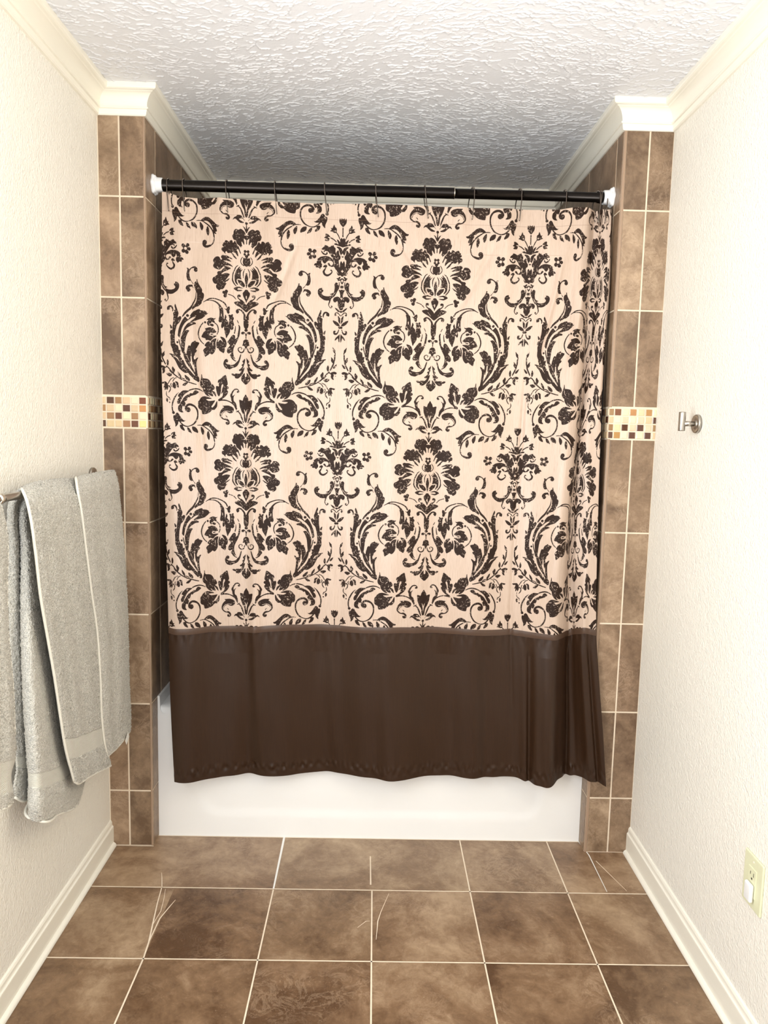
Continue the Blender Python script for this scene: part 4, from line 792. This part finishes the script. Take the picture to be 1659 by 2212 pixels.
P = cloth(uq, vq); U, V = np.meshgrid(uq, vq)
P[..., 1] += wrinkle(U, V)
cc = np.abs(((U + 1) % 2) - 1) * CW - .5; rrw = (V % 1) * CH - .5
c0 = np.floor(cc).astype(int); r0 = np.floor(rrw).astype(int); fc = cc - c0; fr_ = rrw - r0
g = lambda r, c: CELL[r % CH, np.clip(c, 0, CW - 1)]
ink = (g(r0, c0) * (1 - fc) + g(r0, c0 + 1) * fc) * (1 - fr_) + (g(r0 + 1, c0) * (1 - fc) + g(r0 + 1, c0 + 1) * fc) * fr_
cl = np.stack([U * .295, V * .63, np.zeros_like(U)], -1)

t = NT('damask_satin'); uv = t.attr('cloth'); ink_a = t.attr('ink', 'Fac')
slub = t.noise(t.mapping(uv, (520, 13, 1)), 1.0, 3, .6)
slub2 = t.noise(t.mapping(uv, (900, 45, 1)), 1.0, 2, .5)
base = t.ramp(t.math('ADD', t.math('MULTIPLY', slub, .6), t.math('MULTIPLY', slub2, .4)), [(.28, lin(146, 124, 106)), (.42, lin(187, 164, 147)), (.62, lin(197, 175, 158))])
n1 = t.noise(uv, 190, 3, .65, .6); n2 = t.noise(uv, 26, 2)
wear = t.math('MULTIPLY', t.math('MULTIPLY', t.math('SUBTRACT', n1, .575), 14, clamp=True), t.math('MULTIPLY', t.math('SUBTRACT', n2, .40), 5, clamp=True))
edge = t.math('MULTIPLY', t.math('SUBTRACT', t.noise(uv, 330, 2), .5), .35)
m = t.math('MULTIPLY', t.math('SUBTRACT', t.math('ADD', ink_a, edge), .38), 9, clamp=True)
m = t.math('MULTIPLY', m, t.math('SUBTRACT', 1, wear))
col = t.mix(m, base, lin(38, 22, 13))
sp = t.n('ShaderNodeSeparateXYZ'); t.l(uv, sp.inputs[0])
st = t.math('SUBTRACT', 1, t.math('MULTIPLY', t.math('ABSOLUTE', t.math('ADD', sp.outputs[1], .0235)), 900), clamp=True)
col = t.mix(t.math('MULTIPLY', st, .55), col, lin(120, 92, 70))
t.bump(t.math('ADD', slub, t.math('MULTIPLY', st, -3)), .16, .0012)
M_DAMASK = t.set(Base_Color=col, Roughness=t.math('ADD', .38, t.math('MULTIPLY', m, .2)), Specular_IOR_Level=t.math('SUBTRACT', .55, t.math('MULTIPLY', m, .35)))
t = NT('brown_satin'); uv = t.attr('cloth')
sl = t.noise(t.mapping(uv, (420, 8, 1)), 1.0, 3, .6)
t.bump(sl, .12, .0012)
M_BROWN = t.set(Base_Color=t.mix(sl, lin(40, 24, 12), lin(56, 35, 20)), Roughness=.42, Specular_IOR_Level=.32)

curt = thing('shower_curtain', 'beige shower curtain with brown damask print and solid brown bottom', 'shower curtain', (0, YR, 2.14))
off = np.array([0, YR, 2.14])
me = grid_mesh('printed_panel', P - off, {'ink': ink, 'cloth': cl}); o = put('printed_panel', me, M_DAMASK, curt)
o['label'] = 'beige panel with brown damask flowers and scrolls'
# brown lower part
vb = np.linspace(2.03, 3.0, 300); ub = np.linspace(-.95, 4.6, 640)
P = cloth(ub, vb); U, V = np.meshgrid(ub, vb); x, z = U * .295, V * .63
tz = ((V - 2.035) / .965).clip(0, 1)
P[..., 1] += wrinkle(U, V) * (1 - tz) + tz * (.0030 * np.sin(x * 23 + .7) + .0020 * np.sin(x * 41 + 2 * tz)) 
for uc, wd, am, sl_ in ((.0, .10, .010, .0), (-.25, .2, -.006, 0), (.85, .10, .007, .05), (1.5, .12, .006, -.05), (2.25, .13, .008, .08), (2.75, .09, .009, -.04), (3.27, .045, .016, .0), (3.5, .10, -.010, .02), (3.80, .06, .014, .0), (4.1, .05, -.008, .05), (4.28, .05, .010, .05)):
    P[..., 1] += 1.35 * am * (.45 + .55 * tz) * np.clip((tz - .035) * 9, 0, 1) * np.exp(-((U - uc - sl_ * tz) / wd) ** 2)
P[..., 1] += .0016 * np.sin(x * 300 + 3 * np.sin(x * 41)) * np.exp(-((V - 2.935) / .02) ** 2) + .0012 * np.sin(x * 210) * np.exp(-((V - 2.08) / .03) ** 2)
ns = rng.normal(0, 1, (30, 160)); ns = hermite(np.linspace(2.03, 3, 30), ns, vb); ns = hermite(np.linspace(-.95, 4.6, 160), ns.T, ub).T
P[..., 1] += ns * .0012 * np.exp(-((V - 2.94) / .03) ** 2)
P[..., 1] += .0015
me = grid_mesh('solid_lower_band', P - off, {'cloth': np.stack([x, z, 0 * x], -1)}); o = put('solid_lower_band', me, M_BROWN, curt)
o['label'] = 'solid dark brown lower panel'
# folded seam strip over the join
vs = np.linspace(2.034, 2.066, 12); P = cloth(ub, vs); U, V = np.meshgrid(ub, vs)
P[..., 1] += wrinkle(U, V) - .0010 - .0008 * np.sin((V - 2.034) / .032 * PI)
t = NT('seam_satin'); uv = t.attr('cloth'); sl = t.noise(t.mapping(uv, (620, 20, 1)), 1.0, 2)
M_SEAM = t.set(Base_Color=t.mix(sl, lin(64, 44, 31), lin(82, 59, 44)), Roughness=.42)
me = grid_mesh('seam_strip', P - off, {'cloth': np.stack([U * .295, V * .63, 0 * U], -1)}); put('seam_strip', me, M_SEAM, curt)
# dark liner strip; its near-black colour stands in for shade beside the curtain
M_LINER_SHADE = plain('liner_shade_dark', (22, 20, 24), .5)
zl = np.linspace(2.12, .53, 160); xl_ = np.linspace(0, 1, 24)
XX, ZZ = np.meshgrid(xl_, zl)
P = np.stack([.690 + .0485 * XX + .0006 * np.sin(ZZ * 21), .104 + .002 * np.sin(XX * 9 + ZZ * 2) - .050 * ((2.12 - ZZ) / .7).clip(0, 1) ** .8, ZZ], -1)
tag(put('liner_gap_shade', grid_mesh('liner_gap_shade', P), M_LINER_SHADE), 'dark liner strip standing in for the shade in the gap right of the curtain', 'curtain liner')

# ------------------------------------------------------------------ towel bar and towels
M_NICK = plain('brushed_nickel', (176, 170, 162), .3, 1.0)
BX, BZ = -.8135, 1.2595
bar = thing('towel_bar', 'brushed nickel towel bar on the left wall', 'towel bar', (XL, -.45, BZ))
bx = BX - XL
bm = bmesh.new(); lathe(bm, [(-.80, .0085), (.36, .0085)], (bx, 0, 0), (0, 1, 0), 24); from_bm('bar', bm, M_NICK, bar, True)
for yy in (-.345, .352):
    bm = bmesh.new(); lathe(bm, [(0, .0085), (bx + .010, .0085)] if yy > 0 else [(0, .008), (bx - .004, .008)], (.001, yy, 0), (1, 0, 0), 24); from_bm('post', bm, M_NICK, bar, True)
    bm = bmesh.new(); lathe(bm, [(0, .027), (.006, .027), (.008, .0255), (.009, .020), (.0092, .012)], (.0005, yy, .006 if yy > 0 else 0), (1, 0, 0), 40); from_bm('wall_flange', bm, M_NICK, bar, True)
bm = bmesh.new(); lathe(bm, [(-.343, .0088), (-.3425, .0112), (-.327, .0112), (-.3265, .0088)], (bx, 0, 0), (0, 1, 0), 24)
from_bm('joint_collar', bm, plain('polished_collar', (226, 218, 206), .2, 1), bar, True)

t = NT('terry_cloth'); p = t.geo(); tr = t.attr('terry', 'Fac')
n = t.noise(p, 330, 2, .6); rib = t.n('ShaderNodeTexWave', wave_type='BANDS', bands_direction='Z'); rib.inputs['Scale'].default_value = 95; t.l(p, rib.inputs[0])
hgt = t.math('ADD', t.math('MULTIPLY', n, tr), t.math('MULTIPLY', t.math('MULTIPLY', rib.outputs[1], .12), t.math('SUBTRACT', 1, tr)))
t.bump(hgt, 1.0, .008)
c = t.mix(t.math('MULTIPLY', tr, t.ramp(n, [(.35, (1, 1, 1, 1)), (.6, (0, 0, 0, 1))])), lin(236, 232, 222), lin(196, 192, 181))
M_TERRY = t.set(Base_Color=t.mix(tr, lin(208, 205, 193), c), Roughness=.95, Sheen_Weight=.3)
M_HEM = plain('towel_hem', (226, 223, 212), .8)
def towel_mesh(ctrl, name, bands, step=.0032):
    A = np.array(ctrl, float)
    # arclength parameters
    lv = np.linalg.norm(np.diff(A, axis=0), axis=2).mean(1); kv = np.concatenate([[0], np.cumsum(lv)])
    lu = np.linalg.norm(np.diff(A, axis=1), axis=2).mean(0); ku = np.concatenate([[0], np.cumsum(lu)])
    qv = np.linspace(0, kv[-1], int(kv[-1] / step)); qu = np.linspace(0, ku[-1], int(ku[-1] / step))
    P = hermite(kv, A, qv); P = hermite(ku, P.transpose(1, 0, 2), qu).transpose(1, 0, 2)
    terry = np.ones(P.shape[:2])
    for a, b in bands:
        a = np.interp(a, np.arange(len(kv)), kv); b = np.interp(b, np.arange(len(kv)), kv)
        terry[(qv >= a) & (qv <= b)] = 0
    du = np.gradient(P, axis=1); dv = np.gradient(P, axis=0); N = np.cross(dv, du); N /= np.linalg.norm(N, axis=2)[..., None] + 1e-9
    # loops: coarse + fine random relief
    amp = rng.normal(0, 1, terry.shape) * .0011 * (.1 + .9 * terry)
    P = P + N * amp[..., None]
    return P, terry
def towel(name, label, ctrl, origin, bands, hems):
    root = thing(name, label, 'towel', origin, None)
    P, terry = towel_mesh(ctrl, name, bands)
    me = grid_mesh('terry_body', P - np.array(origin), {'terry': terry}); o = put('terry_body', me, M_TERRY, root)
    s = o.modifiers.new('thickness', 'SOLIDIFY'); s.thickness = .005; s.offset = 0
    for (r0_, r1_, col) in hems:                        # narrow woven hem along a side edge
        k = 0 if col == 0 else -1
        A = np.array(ctrl, float)[r0_:r1_ + 1]; lv = np.linalg.norm(np.diff(A[:, k], axis=0), axis=1); kv = np.concatenate([[0], np.cumsum(lv)])
        qv = np.linspace(0, kv[-1], int(kv[-1] / .008)); E = hermite(kv, A[:, k], qv)
        bm = bmesh.new(); tube(bm, E - np.array(origin), .0034, 10)
        h = from_bm('side_hem', bm, M_HEM, root, True); h['label'] = 'smooth pale woven hem'
    A = np.array(ctrl, float)[-1]; ku = np.concatenate([[0], np.cumsum(np.linalg.norm(np.diff(A, axis=0), axis=1))])
    E = hermite(ku, A, np.linspace(0, ku[-1], 60)); bm = bmesh.new(); tube(bm, E - np.array(origin), .0033, 10); from_bm('bottom_hem', bm, M_HEM, root, True)
    return root
nb = len(TA)
towel('bath_towel', 'large pale grey bath towel, middle of three on the towel bar', TA + TF, (-.80, -.5, 1.27), [(2, 3), (nb + 8.9, nb + 10.1)], [(nb, nb + 12, 0)])
A = np.array(TA[0]); ku = np.concatenate([[0], np.cumsum(np.linalg.norm(np.diff(A, axis=0), axis=1))])
bt = towel('hand_towel', 'pale grey towel nearest the tiled pillar, beside the large one', TB, (-.80, -.2, 1.27), [], [(0, 11, 0)])
towel('folded_towel', 'pale grey towel cut off by the left edge of the picture', TC, (-.80, -.85, 1.25), [(8.1, 9.9)], [(2, 7, 1)])
for root, row in ((bpy.data.objects['bath_towel'], TA[0]),):
    A = np.array(row); ku = np.concatenate([[0], np.cumsum(np.linalg.norm(np.diff(A, axis=0), axis=1))])
    E = hermite(ku, A, np.linspace(0, ku[-1], 60)); bm = bmesh.new(); tube(bm, E - np.array(root.location), .0033, 10); from_bm('bottom_hem', bm, M_HEM, root, True)
# care tag stitched at the far corner of the hand towel
q = np.array(TB[-1][3]); bm = bmesh.new()
for k in range(1): box(bm, -.0006, .0006, -.012, .018, -.016, .002)
o = from_bm('care_tag', bm, plain('white_tag', (232, 230, 222), .7), bt); o.location = Vector(q + np.array([.008, .02, .004])) - bt.location; o.rotation_euler = (.55, 0, 0)

# ------------------------------------------------------------------ robe hook on the right wall
hk = thing('robe_hook', 'brushed nickel robe hook with a short upright bar on the right wall', 'wall hook', (XR, -.308, 1.4645))
bm = bmesh.new(); lathe(bm, [(0, .0262), (-.0075, .0262), (-.009, .0250), (-.0095, .0235), (-.0085, .0215), (-.0085, .013), (-.0095, .0125), (-.0115, .0105), (-.0118, .0085)], (-.0003, 0, 0), (1, 0, 0), 48)
from_bm('wall_flange', bm, M_NICK, hk, True)
bm = bmesh.new(); lathe(bm, [(-.010, .0072), (-.042, .0072)], (0, 0, 0), (1, 0, 0), 28); from_bm('stem', bm, M_NICK, hk, True)
bm = bmesh.new(); lathe(bm, [(-.0245, .0078), (-.0255, .0088), (-.0235, .0094), (.0255, .0094), (.0275, .0088), (.0265, .0078)], (-.0462, 0, .005), (0, 0, 1), 32); from_bm('cross_bar', bm, M_NICK, hk, True)

# ------------------------------------------------------------------ outlet with a plugged-in cover
M_ALM = plain('almond_plastic', (224, 224, 190), .35)
M_WHT = plain('white_plug', (238, 238, 238), .3)
ox, oy, oz = XR, -.774, .4005
ot = thing('wall_outlet', 'almond wall outlet low on the right wall', 'outlet', (ox, oy, oz))
bm = bmesh.new(); box(bm, -.0055, 0, -.0405, .0405, -.0625, .0625); o = from_bm('cover_plate', bm, M_ALM, ot); bevel(o, .0035, 3)
bm = bmesh.new(); box(bm, -.0072, -.004, -.017, .017, -.034, .034); o = from_bm('receptacle', bm, M_ALM, ot); bevel(o, .0012, 2)
M_SLOT = plain('dark_slots', (70, 64, 52), .6)
for s in (1, -1):
    for y0, y1, z0, z1 in ((-.0078, -.0060, -.0045, .0045), (.0060, .0078, -.0035, .0035), (-.0025, .0025, -.014, -.0095)):
        bm = bmesh.new(); box(bm, -.0076, -.007, y0, y1, s * .020 + z0, s * .020 + z1); from_bm('slot', bm, M_SLOT, ot)
for s in (1, -1):
    bm = bmesh.new(); lathe(bm, [(-.0052, .0028), (-.0064, .0026), (-.0068, .0018)], (0, 0, s * .0485), (1, 0, 0), 20); from_bm('screw', bm, plain('cream_screw', (238, 226, 206), .35), ot)
pl = thing('plug_in_light', 'small white rounded plug in the lower socket of the almond outlet', 'night light', (ox - .0077, oy + .001, oz - .022))
bm = bmesh.new(); box(bm, -.010, 0, -.0165, .0125, -.022, .022); o = from_bm('body', bm, M_WHT, pl); bevel(o, .0046, 5)
for pp in o.data.polygons: pp.use_smooth = True
